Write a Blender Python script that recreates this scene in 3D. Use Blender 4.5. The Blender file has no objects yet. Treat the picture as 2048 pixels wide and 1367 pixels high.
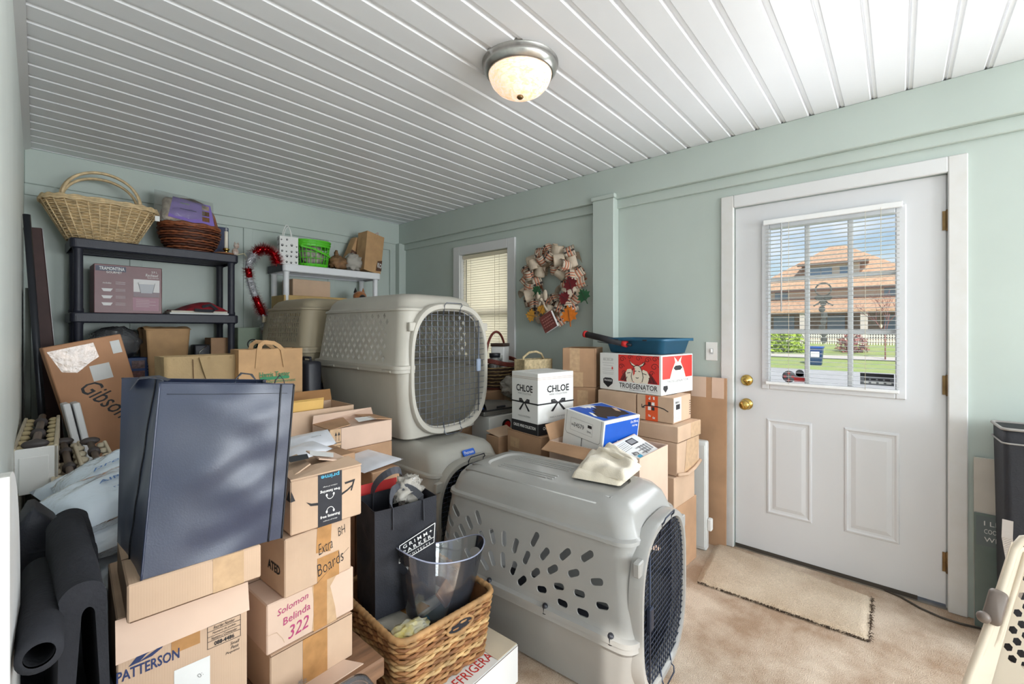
import bpy, bmesh, math, random
from mathutils import Vector, Matrix, noise
C = bpy.context.scene.collection
PI = math.pi
rnd = random.Random(11)

# ------------------------------------------------------------------ helpers
def lin(c):
    c = c / 255.0
    return c / 12.92 if c <= .04045 else ((c + .055) / 1.055) ** 2.4
def rgb(r, g, b): return (lin(r), lin(g), lin(b), 1)

def mat(name, col, rough=.6, metal=0, vary=0, vscale=8, bump=0, bscale=40, stretch=None, trans=0, alpha=1, emit=0, spec=.5, col2=None, sheen=0, wave=0, wscale=60, waxis='X', coat=0, transl=0):
    m = bpy.data.materials.new(name); m.use_nodes = True
    nt = m.node_tree; N = nt.nodes; L = nt.links
    b = N['Principled BSDF']; out = N['Material Output']
    b.inputs['Base Color'].default_value = rgb(*col)
    b.inputs['Roughness'].default_value = rough
    b.inputs['Metallic'].default_value = metal
    b.inputs['Specular IOR Level'].default_value = spec
    b.inputs['Transmission Weight'].default_value = trans
    b.inputs['Alpha'].default_value = alpha
    b.inputs['Sheen Weight'].default_value = sheen
    b.inputs['Coat Weight'].default_value = coat
    if emit:
        b.inputs['Emission Color'].default_value = rgb(*col); b.inputs['Emission Strength'].default_value = emit
    tc = N.new('ShaderNodeTexCoord'); src = tc.outputs['Object']
    if stretch:
        mp = N.new('ShaderNodeMapping'); mp.inputs['Scale'].default_value = stretch
        L.new(src, mp.inputs['Vector']); src = mp.outputs['Vector']
    if vary:
        n = N.new('ShaderNodeTexNoise'); n.inputs['Scale'].default_value = vscale; n.inputs['Detail'].default_value = 5
        L.new(src, n.inputs['Vector'])
        r = N.new('ShaderNodeValToRGB'); r.color_ramp.elements[0].position = .3; r.color_ramp.elements[1].position = .7
        c2 = col2 if col2 else tuple(max(0, c * (1 - vary)) for c in col)
        r.color_ramp.elements[0].color = rgb(*c2); r.color_ramp.elements[1].color = rgb(*col)
        L.new(n.outputs['Fac'], r.inputs['Fac']); L.new(r.outputs['Color'], b.inputs['Base Color'])
    h = None
    if bump:
        n2 = N.new('ShaderNodeTexNoise'); n2.inputs['Scale'].default_value = bscale; n2.inputs['Detail'].default_value = 4
        L.new(src, n2.inputs['Vector']); h = n2.outputs['Fac']
    if wave:
        w = N.new('ShaderNodeTexWave'); w.inputs['Scale'].default_value = wscale; w.bands_direction = waxis
        L.new(src, w.inputs['Vector']); h = w.outputs['Fac']
    if h:
        bp = N.new('ShaderNodeBump'); bp.inputs['Strength'].default_value = bump or wave; bp.inputs['Distance'].default_value = .004
        L.new(h, bp.inputs['Height']); L.new(bp.outputs['Normal'], b.inputs['Normal'])
    if transl:
        t = N.new('ShaderNodeBsdfTranslucent'); t.inputs['Color'].default_value = rgb(*col)
        mx = N.new('ShaderNodeMixShader'); mx.inputs['Fac'].default_value = transl
        L.new(b.outputs[0], mx.inputs[1]); L.new(t.outputs[0], mx.inputs[2]); L.new(mx.outputs[0], out.inputs['Surface'])
    return m

def film(name, col, clear=.8, rough=.1, gloss=.5, bump=0, bscale=30):
    """thin see-through sheet: part transparent, part diffuse, glossy on top"""
    m = bpy.data.materials.new(name); m.use_nodes = True
    nt = m.node_tree; N = nt.nodes; L = nt.links; N.remove(N['Principled BSDF'])
    t = N.new('ShaderNodeBsdfTransparent'); t.inputs['Color'].default_value = (.97, .98, .98, 1)
    d = N.new('ShaderNodeBsdfDiffuse'); d.inputs['Color'].default_value = rgb(*col)
    g = N.new('ShaderNodeBsdfGlossy'); g.inputs['Roughness'].default_value = rough
    m1 = N.new('ShaderNodeMixShader'); m1.inputs['Fac'].default_value = clear
    L.new(d.outputs[0], m1.inputs[1]); L.new(t.outputs[0], m1.inputs[2])
    f = N.new('ShaderNodeFresnel'); f.inputs['IOR'].default_value = 1.45
    mm = N.new('ShaderNodeMath'); mm.operation = 'MULTIPLY'; mm.inputs[1].default_value = gloss * 2
    L.new(f.outputs[0], mm.inputs[0])
    m2 = N.new('ShaderNodeMixShader'); L.new(mm.outputs[0], m2.inputs['Fac'])
    L.new(m1.outputs[0], m2.inputs[1]); L.new(g.outputs[0], m2.inputs[2])
    L.new(m2.outputs[0], N['Material Output'].inputs['Surface'])
    if bump:
        n = N.new('ShaderNodeTexNoise'); n.inputs['Scale'].default_value = bscale
        bp = N.new('ShaderNodeBump'); bp.inputs['Strength'].default_value = bump; bp.inputs['Distance'].default_value = .01
        L.new(n.outputs['Fac'], bp.inputs['Height'])
        L.new(bp.outputs['Normal'], g.inputs['Normal']); L.new(bp.outputs['Normal'], f.inputs['Normal'])
    return m

def tag(o, label=None, cat=None, group=None, kind=None):
    if label: o['label'] = label
    if cat: o['category'] = cat
    if group: o['group'] = group
    if kind: o['kind'] = kind
    return o
def empty(name, loc, yaw=0, label=None, cat=None, group=None):
    o = bpy.data.objects.new(name, None); C.objects.link(o); o.empty_display_size = .05
    o.location = loc; o.rotation_euler = (0, 0, math.radians(yaw))
    return tag(o, label, cat, group)
def copy_tree(o, parent=None):
    c = o.copy(); C.objects.link(c)
    if parent: c.parent = parent
    for ch in list(o.children): copy_tree(ch, c)
    return c

_txt = {}
def text_mesh(body, bold=0, shear=0, res=2):
    k = (body, bold, shear)
    if k not in _txt:
        cu = bpy.data.curves.new('lettering', 'FONT'); cu.body = body; cu.resolution_u = res
        cu.offset = bold; cu.shear = shear; cu.align_x = 'CENTER'; cu.align_y = 'CENTER'
        o = bpy.data.objects.new('lettering', cu); C.objects.link(o)
        dg = bpy.context.evaluated_depsgraph_get()
        me = o.evaluated_get(dg).to_mesh()
        vs = [v.co.copy() for v in me.vertices]; fs = [tuple(p.vertices) for p in me.polygons]
        o.evaluated_get(dg).to_mesh_clear()
        bpy.data.objects.remove(o); bpy.data.curves.remove(cu)
        if vs:
            x0 = min(v.x for v in vs); x1 = max(v.x for v in vs); y0 = min(v.y for v in vs); y1 = max(v.y for v in vs)
            vs = [Vector((v.x - (x0 + x1) / 2, v.y - (y0 + y1) / 2, 0)) for v in vs]
            _txt[k] = (vs, fs, x1 - x0, y1 - y0)
        else: _txt[k] = ([], [], 1, 1)
    return _txt[k]

def rr(hx, hy, r, n=6):
    """rounded rectangle loop, counter-clockwise"""
    r = max(min(r, hx * .999, hy * .999), 1e-4); P = []
    for cx, cy, a in ((hx - r, hy - r, 0), (-hx + r, hy - r, 90), (-hx + r, -hy + r, 180), (hx - r, -hy + r, 270)):
        for i in range(n + 1):
            t = math.radians(a + 90 * i / n); P.append((cx + r * math.cos(t), cy + r * math.sin(t)))
    return P
def sup(a, b, p=2.6, n=48):
    P = []
    for i in range(n):
        t = 2 * PI * i / n; c, s = math.cos(t), math.sin(t)
        P.append((a * math.copysign(abs(c) ** (2 / p), c), b * math.copysign(abs(s) ** (2 / p), s)))
    return P
def resample(P, n):
    """n even points along a closed 2-D loop"""
    Q = P + [P[0]]; S = [0]
    for a, b in zip(Q, Q[1:]): S.append(S[-1] + math.dist(a, b))
    out = []; j = 0
    for i in range(n):
        s = S[-1] * i / n
        while S[j + 1] < s: j += 1
        t = (s - S[j]) / max(S[j + 1] - S[j], 1e-9)
        out.append((Q[j][0] + (Q[j + 1][0] - Q[j][0]) * t, Q[j][1] + (Q[j + 1][1] - Q[j][1]) * t))
    return out

class MB:
    def __init__(s): s.v = []; s.f = []; s.m = []; s.sm = []; s.mats = []
    def mi(s, m):
        if m not in s.mats: s.mats.append(m)
        return s.mats.index(m)
    def add(s, vs, fs, m, smooth=False, T=None):
        o = len(s.v); k = s.mi(m)
        for v in vs:
            v = Vector(v); s.v.append(T @ v if T is not None else v)
        for f in fs: s.f.append(tuple(o + i for i in f)); s.m.append(k); s.sm.append(smooth)
    def poly(s, pts, m, T=None): s.add(pts, [tuple(range(len(pts)))], m, False, T)
    def box(s, x0, x1, y0, y1, z0, z1, m, b=0, T=None, seg=1):
        if b:
            bm = bmesh.new(); bmesh.ops.create_cube(bm, size=1)
            for v in bm.verts: v.co = Vector((x0 + (x1 - x0) * (v.co.x + .5), y0 + (y1 - y0) * (v.co.y + .5), z0 + (z1 - z0) * (v.co.z + .5)))
            b = min(b, .49 * min(x1 - x0, y1 - y0, z1 - z0))
            bmesh.ops.bevel(bm, geom=list(bm.edges), offset=b, segments=seg, affect='EDGES', profile=.5)
            bm.verts.index_update()
            s.add([v.co for v in bm.verts], [tuple(v.index for v in f.verts) for f in bm.faces], m, seg > 1, T); bm.free()
        else:
            vs = [(x, y, z) for z in (z0, z1) for x, y in ((x0, y0), (x1, y0), (x1, y1), (x0, y1))]
            s.add(vs, [(3, 2, 1, 0), (4, 5, 6, 7), (0, 1, 5, 4), (1, 2, 6, 5), (2, 3, 7, 6), (3, 0, 4, 7)], m, False, T)
    def tube(s, P, r, m, n=8, closed=False, cap=True, T=None, flat=1):
        P = [Vector(p) for p in P]; k = len(P); R = r if isinstance(r, (list, tuple)) else [r] * k
        D = []
        for i in range(k):
            a = P[i - 1] if (i or closed) else P[i]; b = P[(i + 1) % k] if (i < k - 1 or closed) else P[i]
            d = b - a; D.append(d.normalized() if d.length > 1e-9 else Vector((0, 0, 1)))
        u = D[0].orthogonal().normalized(); vs = []
        for i in range(k):
            u = u - D[i] * u.dot(D[i])
            u = u.normalized() if u.length > 1e-6 else D[i].orthogonal().normalized()
            w = D[i].cross(u)
            for j in range(n):
                a = 2 * PI * j / n; vs.append(P[i] + (u * math.cos(a) * flat + w * math.sin(a)) * R[i])
        fs = []
        for i in range(k if closed else k - 1):
            for j in range(n):
                a = i * n + j; b = i * n + (j + 1) % n; c = ((i + 1) % k) * n + (j + 1) % n; d = ((i + 1) % k) * n + j
                fs.append((a, b, c, d))
        if cap and not closed:
            fs.append(tuple(range(n - 1, -1, -1))); fs.append(tuple((k - 1) * n + j for j in range(n)))
        s.add(vs, fs, m, True, T)
    def strip(s, P, w, m, nrm, th=.002, T=None):
        """flat strap along a path, width w across, nrm = function(i) or vector giving the across direction"""
        P = [Vector(p) for p in P]; vs = []; fs = []
        for i, p in enumerate(P):
            d = (P[min(i + 1, len(P) - 1)] - P[max(i - 1, 0)]).normalized()
            a = Vector(nrm(i) if callable(nrm) else nrm); a = (a - d * a.dot(d)).normalized(); q = d.cross(a)
            for e, g in ((-1, -1), (1, -1), (1, 1), (-1, 1)): vs.append(p + a * w / 2 * e + q * th / 2 * g)
        for i in range(len(P) - 1):
            for j in range(4): fs.append((i * 4 + j, i * 4 + (j + 1) % 4, i * 4 + 4 + (j + 1) % 4, i * 4 + 4 + j))
        fs += [(3, 2, 1, 0), tuple(len(vs) - 4 + j for j in range(4))]
        s.add(vs, fs, m, False, T)
    def loft(s, loops, m, cap0=False, cap1=False, smooth=True, T=None):
        n = len(loops[0]); vs = [p for l in loops for p in l]; fs = []
        for i in range(len(loops) - 1):
            for j in range(n): fs.append((i * n + j, i * n + (j + 1) % n, (i + 1) * n + (j + 1) % n, (i + 1) * n + j))
        if cap0: fs.append(tuple(range(n - 1, -1, -1)))
        if cap1: fs.append(tuple((len(loops) - 1) * n + j for j in range(n)))
        s.add(vs, fs, m, smooth, T)
    def lathe(s, prof, m, n=28, T=None, cap0=False, cap1=False):
        s.loft([[(r * math.cos(2 * PI * j / n), r * math.sin(2 * PI * j / n), z) for j in range(n)] for r, z in prof], m, cap0, cap1, True, T)
    def grid(s, fn, nu, nv, m, T=None, smooth=True):
        vs = [fn(i / nu, j / nv) for i in range(nu + 1) for j in range(nv + 1)]; q = nv + 1
        s.add(vs, [(i * q + j, (i + 1) * q + j, (i + 1) * q + j + 1, i * q + j + 1) for i in range(nu) for j in range(nv)], m, smooth, T)
    def sphere(s, c, r, m, n=12, sc=(1, 1, 1), T=None):
        c = Vector(c); loops = []
        for i in range(1, n):
            a = PI * i / n - PI / 2
            loops.append([c + Vector((r * math.cos(a) * math.cos(2 * PI * j / n) * sc[0], r * math.cos(a) * math.sin(2 * PI * j / n) * sc[1], r * math.sin(a) * sc[2])) for j in range(n)])
        s.loft(loops, m, True, True, True, T)
    def text(s, body, T, h, m, w=None, bold=0, shear=0):
        vs, fs, bw, bh = text_mesh(body, bold, shear)
        if not vs: return
        k = h / bh; kx = (w / bw) if w else k
        s.add([(v.x * kx, v.y * k, 0) for v in vs], fs, m, False, T)
    def build(s, name, parent=None, loc=None, yaw=None, solid=0, merge=False, sharp=None, rot=None):
        me = bpy.data.meshes.new(name); me.from_pydata([tuple(v) for v in s.v], [], s.f)
        for m in s.mats: me.materials.append(m)
        me.polygons.foreach_set('material_index', s.m); me.polygons.foreach_set('use_smooth', s.sm); me.update()
        if solid or merge:
            bm = bmesh.new(); bm.from_mesh(me)
            if merge: bmesh.ops.remove_doubles(bm, verts=bm.verts, dist=1e-5)
            if solid:
                bmesh.ops.recalc_face_normals(bm, faces=bm.faces)
                bmesh.ops.solidify(bm, geom=bm.faces[:] , thickness=solid)
            bm.to_mesh(me); bm.free()
        if sharp: me.set_sharp_from_angle(angle=math.radians(sharp))
        o = bpy.data.objects.new(name, me); C.objects.link(o)
        if parent: o.parent = parent
        if loc is not None: o.location = loc
        if yaw is not None: o.rotation_euler = (0, 0, math.radians(yaw))
        if rot is not None: o.rotation_euler = rot
        return o

def carve(o, cutter, solid=0, solver='EXACT'):
    """solidify o and cut the cutter MB out of it"""
    cm = cutter.build('cutter'); 
    bm = bmesh.new(); bm.from_mesh(cm.data); bmesh.ops.recalc_face_normals(bm, faces=bm.faces); bm.to_mesh(cm.data); bm.free()
    if solid:
        md = o.modifiers.new('thickness', 'SOLIDIFY'); md.thickness = solid; md.offset = -1
    md = o.modifiers.new('openings', 'BOOLEAN'); md.object = cm; md.operation = 'DIFFERENCE'; md.solver = solver
    par = o.parent; o.parent = None
    mw = o.matrix_world.copy(); loc = o.location.copy(); ro = o.rotation_euler.copy()
    o.location = (0, 0, 0); o.rotation_euler = (0, 0, 0)
    dg = bpy.context.evaluated_depsgraph_get(); dg.update()
    me = bpy.data.meshes.new_from_object(o.evaluated_get(dg))
    o.modifiers.clear(); old = o.data; o.data = me; me.name = old.name
    bpy.data.meshes.remove(old)
    o.parent = par; o.location = loc; o.rotation_euler = ro
    d = cm.data; bpy.data.objects.remove(cm); bpy.data.meshes.remove(d)
    for p in me.polygons: p.use_smooth = True
    me.set_sharp_from_angle(angle=math.radians(32))
    return o

# camera frame used to turn measured picture points into places in the room
AX = Vector((.7522, .6590, 0)).normalized(); RX = Vector((AX.y, -AX.x, 0)); EYE = Vector((0, 0, 1.33)); FL = 884.0
def ray(x, y): return AX + RX * ((x - 1024) / FL) + Vector((0, 0, (656 - y) / FL))
def az(x, y, z): d = ray(x, y); return EYE + d * ((z - 1.33) / d.z)
def ax(x, y, X): d = ray(x, y); return EYE + d * (X / d.x)
def ay(x, y, Y): d = ray(x, y); return EYE + d * (Y / d.y)
def at(x, y, t): return EYE + ray(x, y) * t

class Carton:
    """box whose near corner (front/left) stands at a given place; faces F (front), L (left), R, K (back), T (top)"""
    def __init__(s, near, yaw, w, d, z0, h, m, open_=False, tilt=(0, 0), bev=.003, fl=.0):
        s.w, s.d, s.h = w, d, h; s.yaw = yaw; s.parts = []; s.tilt = tilt
        a = math.radians(yaw)
        s.loc = Vector((near[0] + math.cos(a) * w / 2 - math.sin(a) * d / 2, near[1] + math.sin(a) * w / 2 + math.cos(a) * d / 2, z0))
        s.mb = MB(); s.m = m
        if open_:
            t = .005; x, y = w / 2, d / 2
            s.mb.box(-x, x, -y, -y + t, 0, h, m); s.mb.box(-x, x, y - t, y, 0, h, m)
            s.mb.box(-x, -x + t, -y + t, y - t, 0, h, m); s.mb.box(x - t, x, -y + t, y - t, 0, h, m)
            s.mb.box(-x + t, x - t, -y + t, y - t, fl, fl + t, m)
        else: s.mb.box(-w / 2, w / 2, -d / 2, d / 2, 0, h, m, bev)
    def axes(s, f):
        return {'F': ((1, 0, 0), (0, 0, 1), (0, -1, 0), (-s.w / 2, -s.d / 2, 0)), 'L': ((0, -1, 0), (0, 0, 1), (-1, 0, 0), (-s.w / 2, s.d / 2, 0)),
                'R': ((0, 1, 0), (0, 0, 1), (1, 0, 0), (s.w / 2, -s.d / 2, 0)), 'T': ((1, 0, 0), (0, 1, 0), (0, 0, 1), (-s.w / 2, -s.d / 2, s.h)),
                'K': ((-1, 0, 0), (0, 0, 1), (0, 1, 0), (s.w / 2, s.d / 2, 0))}[f]
    def T(s, f, u, v, off=.0008, rot=0):
        ux, vx, n, o = [Vector(q) for q in s.axes(f)]
        M = Matrix((ux, vx, n)).transposed().to_4x4(); M.translation = o + ux * u + vx * v + n * off
        return M @ Matrix.Rotation(math.radians(rot), 4, 'Z')
    def size(s, f): return {'F': (s.w, s.h), 'L': (s.d, s.h), 'R': (s.d, s.h), 'T': (s.w, s.d), 'K': (s.w, s.h)}[f]
    # u, v below are fractions of the face
    def rect(s, f, u0, v0, u1, v1, m, off=.0006, mb=None):
        W, H = s.size(f); (mb or s.mb).poly([(u0 * W, v0 * H, 0), (u1 * W, v0 * H, 0), (u1 * W, v1 * H, 0), (u0 * W, v1 * H, 0)], m, s.T(f, 0, 0, off))
    def poly(s, f, P, m, off=.0008, mb=None):
        W, H = s.size(f); (mb or s.mb).poly([(u * W, v * H, 0) for u, v in P], m, s.T(f, 0, 0, off))
    def line(s, f, P, wd, m, off=.0009, mb=None):
        W, H = s.size(f); T = s.T(f, 0, 0, off); P = [Vector((u * W, v * H, 0)) for u, v in P]
        for a, b in zip(P, P[1:]):
            d = (b - a)
            if d.length < 1e-6: continue
            q = Vector((-d.y, d.x, 0)).normalized() * wd / 2; e = d.normalized() * wd * .3
            (mb or s.mb).poly([a - q - e, b - q + e, b + q + e, a + q - e], m, T)
    def text(s, f, u, v, body, h, m, w=None, rot=0, bold=0, shear=0, off=.0012, mb=None):
        W, H = s.size(f); (mb or s.mb).text(body, s.T(f, u * W, v * H, off, rot), h * H, m, w * W if w else None, bold, shear)
    def part(s, name, label=None):
        mb = MB(); s.parts.append((name, mb, label)); return mb
    def done(s, label, name='cardboard_box', cat='box', group=None):
        o = s.mb.build(name, None, s.loc); o.rotation_euler = (math.radians(s.tilt[0]), math.radians(s.tilt[1]), math.radians(s.yaw))
        tag(o, label, cat, group)
        for n, mb, l in s.parts:
            p = mb.build(n, o)
            if l: p['label'] = l
        s.o = o; return o

# ------------------------------------------------------------------ materials
CARD = mat('cardboard', (208, 178, 152), .8, vary=.1, vscale=5, wave=.05, wscale=70, waxis='X', spec=.2)
CARDP = mat('cardboard_pinkish', (220, 192, 172), .8, vary=.07, vscale=5, spec=.2)
CARDD = mat('cardboard_dark', (190, 152, 120), .8, vary=.12, vscale=6, spec=.2)
CARDIN = mat('cardboard_inside', (164, 122, 82), .85, vary=.1, vscale=6, spec=.1)
TAPE = mat('brown_tape', (190, 140, 88), .25, vary=.12, vscale=30, spec=.5)
TAPEC = mat('clear_tape', (206, 172, 136), .15, vary=.1, vscale=40, spec=.6)
WHITE = mat('white_print', (236, 236, 234), .5, vary=.03, vscale=3)
PAPER = mat('white_paper', (228, 228, 226), .7, vary=.05, vscale=9)
INK = mat('black_ink', (30, 30, 34), .6)
INKG = mat('grey_ink', (140, 140, 140), .6)
SEAM = mat('cardboard_seam', (92, 66, 46), .9)
REDINK = mat('red_ink', (196, 36, 36), .6)
PINKINK = mat('magenta_marker', (176, 60, 112), .6)
NAVYINK = mat('navy_ink', (36, 52, 96), .6)
GREENINK = mat('green_ink', (38, 128, 84), .6)
CYANINK = mat('cyan_ink', (70, 170, 205), .6)
BLUEP = mat('blue_print', (22, 88, 190), .45, vary=.05, vscale=6)
NAVY = mat('navy_fabric', (46, 55, 80), .38, vary=.12, vscale=5, bump=.05, bscale=300, spec=.7, sheen=.05)
BLACKF = mat('black_fabric', (38, 40, 48), .6, vary=.2, vscale=6, bump=.3, bscale=200, spec=.35)
BLACKP = mat('black_plastic', (40, 42, 50), .45, vary=.12, vscale=10, bump=.1, bscale=150)
STRAP = mat('grey_webbing', (70, 72, 80), .6, wave=.3, wscale=200)
BEIGEP = mat('beige_plastic', (194, 190, 180), .42, vary=.06, vscale=4, bump=.06, bscale=260)
SILP = mat('silver_grey_plastic', (172, 170, 162), .36, vary=.06, vscale=4, bump=.05, bscale=260)
TANP = mat('tan_plastic', (176, 164, 140), .45, vary=.06, vscale=4, bump=.06, bscale=260)
GREYP = mat('grey_plastic', (162, 161, 158), .24, vary=.05, vscale=4, bump=.05, bscale=280)
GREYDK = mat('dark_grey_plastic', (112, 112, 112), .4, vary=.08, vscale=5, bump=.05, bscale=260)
STEEL = mat('grey_wire', (120, 126, 138), .35, metal=.7, vary=.1, vscale=20)
DKWIRE = mat('dark_wire', (58, 66, 84), .4, metal=.6, vary=.1, vscale=20)
NICKEL = mat('brushed_nickel', (188, 186, 182), .28, metal=1, vary=.06, vscale=60)
BRASS = mat('brass', (204, 172, 98), .22, metal=1, vary=.08, vscale=30)
OLDBRASS = mat('aged_brass', (134, 108, 74), .4, metal=.9, vary=.2, vscale=30)
WHITEPAINT = mat('white_paint', (218, 219, 220), .45, vary=.02, vscale=3)
SAGE = mat('sage_paint', (188, 199, 193), .5, vary=.03, vscale=2.5, bump=.04, bscale=60)
KRAFT = mat('kraft_paper', (196, 156, 112), .75, vary=.1, vscale=12, bump=.3, bscale=14)
# ------------------------------------------------------------------ the room
XD, YF, YN, HC = 2.92, 4.21, -4.3, 2.481     # door wall, far wall, near wall, ceiling
def struct(name, mb, label=None, parent=None, **k):
    o = mb.build(name, parent, **k)
    if parent is None: o['kind'] = 'structure'; o['category'] = name.split('_')[0]; o['label'] = label
    return o
def lwx(y): return .07 + .0304 * (y - YF)     # the house wall runs very slightly out of square

# carpet: warm beige with worn brown patches
def carpet_mat(name, c1, c2, stain):
    m = bpy.data.materials.new(name); m.use_nodes = True; nt = m.node_tree; N = nt.nodes; L = nt.links; b = N['Principled BSDF']
    b.inputs['Roughness'].default_value = .95; b.inputs['Specular IOR Level'].default_value = .1; b.inputs['Sheen Weight'].default_value = .15
    tc = N.new('ShaderNodeTexCoord')
    n1 = N.new('ShaderNodeTexNoise'); n1.inputs['Scale'].default_value = 3.2; n1.inputs['Detail'].default_value = 6; n1.inputs['Roughness'].default_value = .62
    n2 = N.new('ShaderNodeTexNoise'); n2.inputs['Scale'].default_value = 260; n2.inputs['Detail'].default_value = 2
    L.new(tc.outputs['Object'], n1.inputs['Vector']); L.new(tc.outputs['Object'], n2.inputs['Vector'])
    r1 = N.new('ShaderNodeValToRGB'); r1.color_ramp.elements[0].position = .38; r1.color_ramp.elements[0].color = rgb(*c2); r1.color_ramp.elements[1].position = .62; r1.color_ramp.elements[1].color = rgb(*c1)
    L.new(n1.outputs['Fac'], r1.inputs['Fac'])
    r2 = N.new('ShaderNodeValToRGB'); r2.color_ramp.elements[0].position = .3; r2.color_ramp.elements[0].color = (.55, .52, .5, 1); r2.color_ramp.elements[1].position = .62; r2.color_ramp.elements[1].color = (1, 1, 1, 1)
    L.new(n2.outputs['Fac'], r2.inputs['Fac'])
    mx = N.new('ShaderNodeMix'); mx.data_type = 'RGBA'; mx.blend_type = 'MULTIPLY'; mx.inputs['Factor'].default_value = .75
    L.new(r1.outputs['Color'], mx.inputs['A']); L.new(r2.outputs['Color'], mx.inputs['B']); L.new(mx.outputs['Result'], b.inputs['Base Color'])
    bp = N.new('ShaderNodeBump'); bp.inputs['Strength'].default_value = .8; bp.inputs['Distance'].default_value = .006
    L.new(n2.outputs['Fac'], bp.inputs['Height']); L.new(bp.outputs['Normal'], b.inputs['Normal'])
    return m
CARPET = carpet_mat('beige_carpet', (228, 209, 188), (178, 149, 122), 1)
RUG = carpet_mat('pale_carpet_remnant', (226, 208, 184), (206, 184, 158), 1)
f = MB(); f.box(-.6, XD + .12, YN - .1, YF + .1, -.05, 0, CARPET); struct('floor', f, 'beige carpet floor with brown worn patches')

# ceiling of white boards running across the room, a recessed joint every 131 mm
CEIL = mat('white_ceiling_vinyl', (236, 238, 242), .4, vary=.02, vscale=2)
CEILDK = mat('ceiling_joint_mark', (96, 78, 62), .9)
mb = MB(); p = .131; y = .103 - 35 * p
while y < YF + .05:
    prof = [(y + .008, HC), (y + p - .022, HC), (y + p - .018, HC + .004), (y + p - .006, HC + .004), (y + p - .004, HC + .010), (y + p + .001, HC + .010), (y + p + .008, HC)]
    for (a, za), (b, zb) in zip(prof, prof[1:]):
        mb.add([(-.6, a, za), (-.6, b, zb), (XD + .02, b, zb), (XD + .02, a, za)], [(0, 1, 2, 3)], CEIL)
    mb.box(XD - .034, XD - .0285, y - .012, y + .006, HC - .003, HC + .006, CEILDK)  # dark block where each joint meets the wall strip
    y += p
mb.box(-.6, XD + .1, YN - .1, YF + .1, HC + .02, HC + .06, CEIL)
struct('ceiling', mb, 'white boarded ceiling with narrow recessed joints')
mb = MB()
mb.box(XD - .028, XD + .01, YN, YF, HC - .016, HC + .004, WHITEPAINT, .003); mb.box(-.05, XD - .03, YF - .026, YF, HC - .016, HC + .004, WHITEPAINT, .003)
mb.add([(lwx(YN), YN, HC - .02), (lwx(YF), YF, HC - .02), (lwx(YF) + .03, YF, HC - .004), (lwx(YN) + .03, YN, HC - .004)], [(0, 1, 2, 3)], WHITEPAINT)
struct('trim_1', mb, 'thin white strip around the ceiling edge')

# door wall: openings for door and window
DY0, DY1, DZ = -.172, .757, 2.062            # door opening
WY0, WY1, WZ0, WZ1 = 2.60, 3.225, .92, 2.04  # window opening
mb = MB(); T_ = .13
V0, V1 = -2.7, -1.1                           # a second window further along the door wall
for a, b, c, d in ((YN, V0, 0, HC), (V0, V1, 0, .8), (V0, V1, 2.1, HC), (V1, DY0, 0, HC), (DY0, DY1, DZ, HC), (DY1, WY0, 0, HC), (WY0, WY1, 0, WZ0), (WY0, WY1, WZ1, HC), (WY1, YF + .1, 0, HC)):
    mb.box(XD, XD + T_, a, b, c, d + .03, SAGE)
struct('wall_right', mb, 'pale sage green wall with the white door and window')
mb = MB()
mb.box(XD - .055, XD, YN, YF, 2.256, HC, SAGE, .004); mb.box(XD - .022, XD, YN, YF, 2.192, 2.258, SAGE, .004)
mb.box(XD - .075, XD, 1.530, 1.703, 0, 2.262, SAGE, .004); mb.box(XD - .085, XD, 1.520, 1.713, 2.262, 2.292, SAGE, .004)
mb.box(XD - .09, XD, YF - .085, YF, 0, 2.262, SAGE, .004)
mb.box(XD - .0125, XD, .9, 1.51, 0, .10, SAGE, .003); mb.box(XD - .0125, XD, 1.72, 4.12, 0, .10, SAGE, .003)
struct('trim_2', mb, 'sage green beam, post and band on the door wall')
mb = MB(); mb.box(-.2, XD + .13, YF, YF + .1, 0, HC + .03, SAGE); struct('wall_far', mb, 'sage green end wall behind the shelves')
mb = MB()
mb.box(lwx(YF), XD - .05, YF - .03, YF, 2.256, HC, SAGE, .004); mb.box(lwx(YF), XD - .02, YF - .018, YF, 2.185, 2.258, SAGE, .003)
for x in (.62, 1.36, 2.1): mb.box(x - .035, x + .035, YF - .012, YF, 0, 2.187, SAGE, .003)
mb.box(XD - .16, XD - .09, YF - .02, YF, 0, 2.187, SAGE, .003)
struct('trim_3', mb, 'sage green beam, band and battens on the end wall')
LWALL = mat('pale_house_wall', (238, 244, 240), .5, vary=.03, vscale=3, wave=.12, wscale=1.2, waxis='Z')
mb = MB()
def lw(y0, y1, z0, z1):
    mb.add([(lwx(y0), y0, z0), (lwx(y1), y1, z0), (lwx(y1), y1, z1), (lwx(y0), y0, z1), (lwx(y0) - .12, y0, z0), (lwx(y1) - .12, y1, z0), (lwx(y1) - .12, y1, z1), (lwx(y0) - .12, y0, z1)],
           [(0, 1, 2, 3), (7, 6, 5, 4), (3, 2, 6, 7), (0, 4, 5, 1), (1, 5, 6, 2), (0, 3, 7, 4)], LWALL)
lw(-.05, YF + .05, 0, HC + .02); lw(YN, -.95, 0, HC + .02); lw(-.95, -.05, 2.05, HC + .02)
struct('wall_left', mb, 'pale house wall along the near side')
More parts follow.
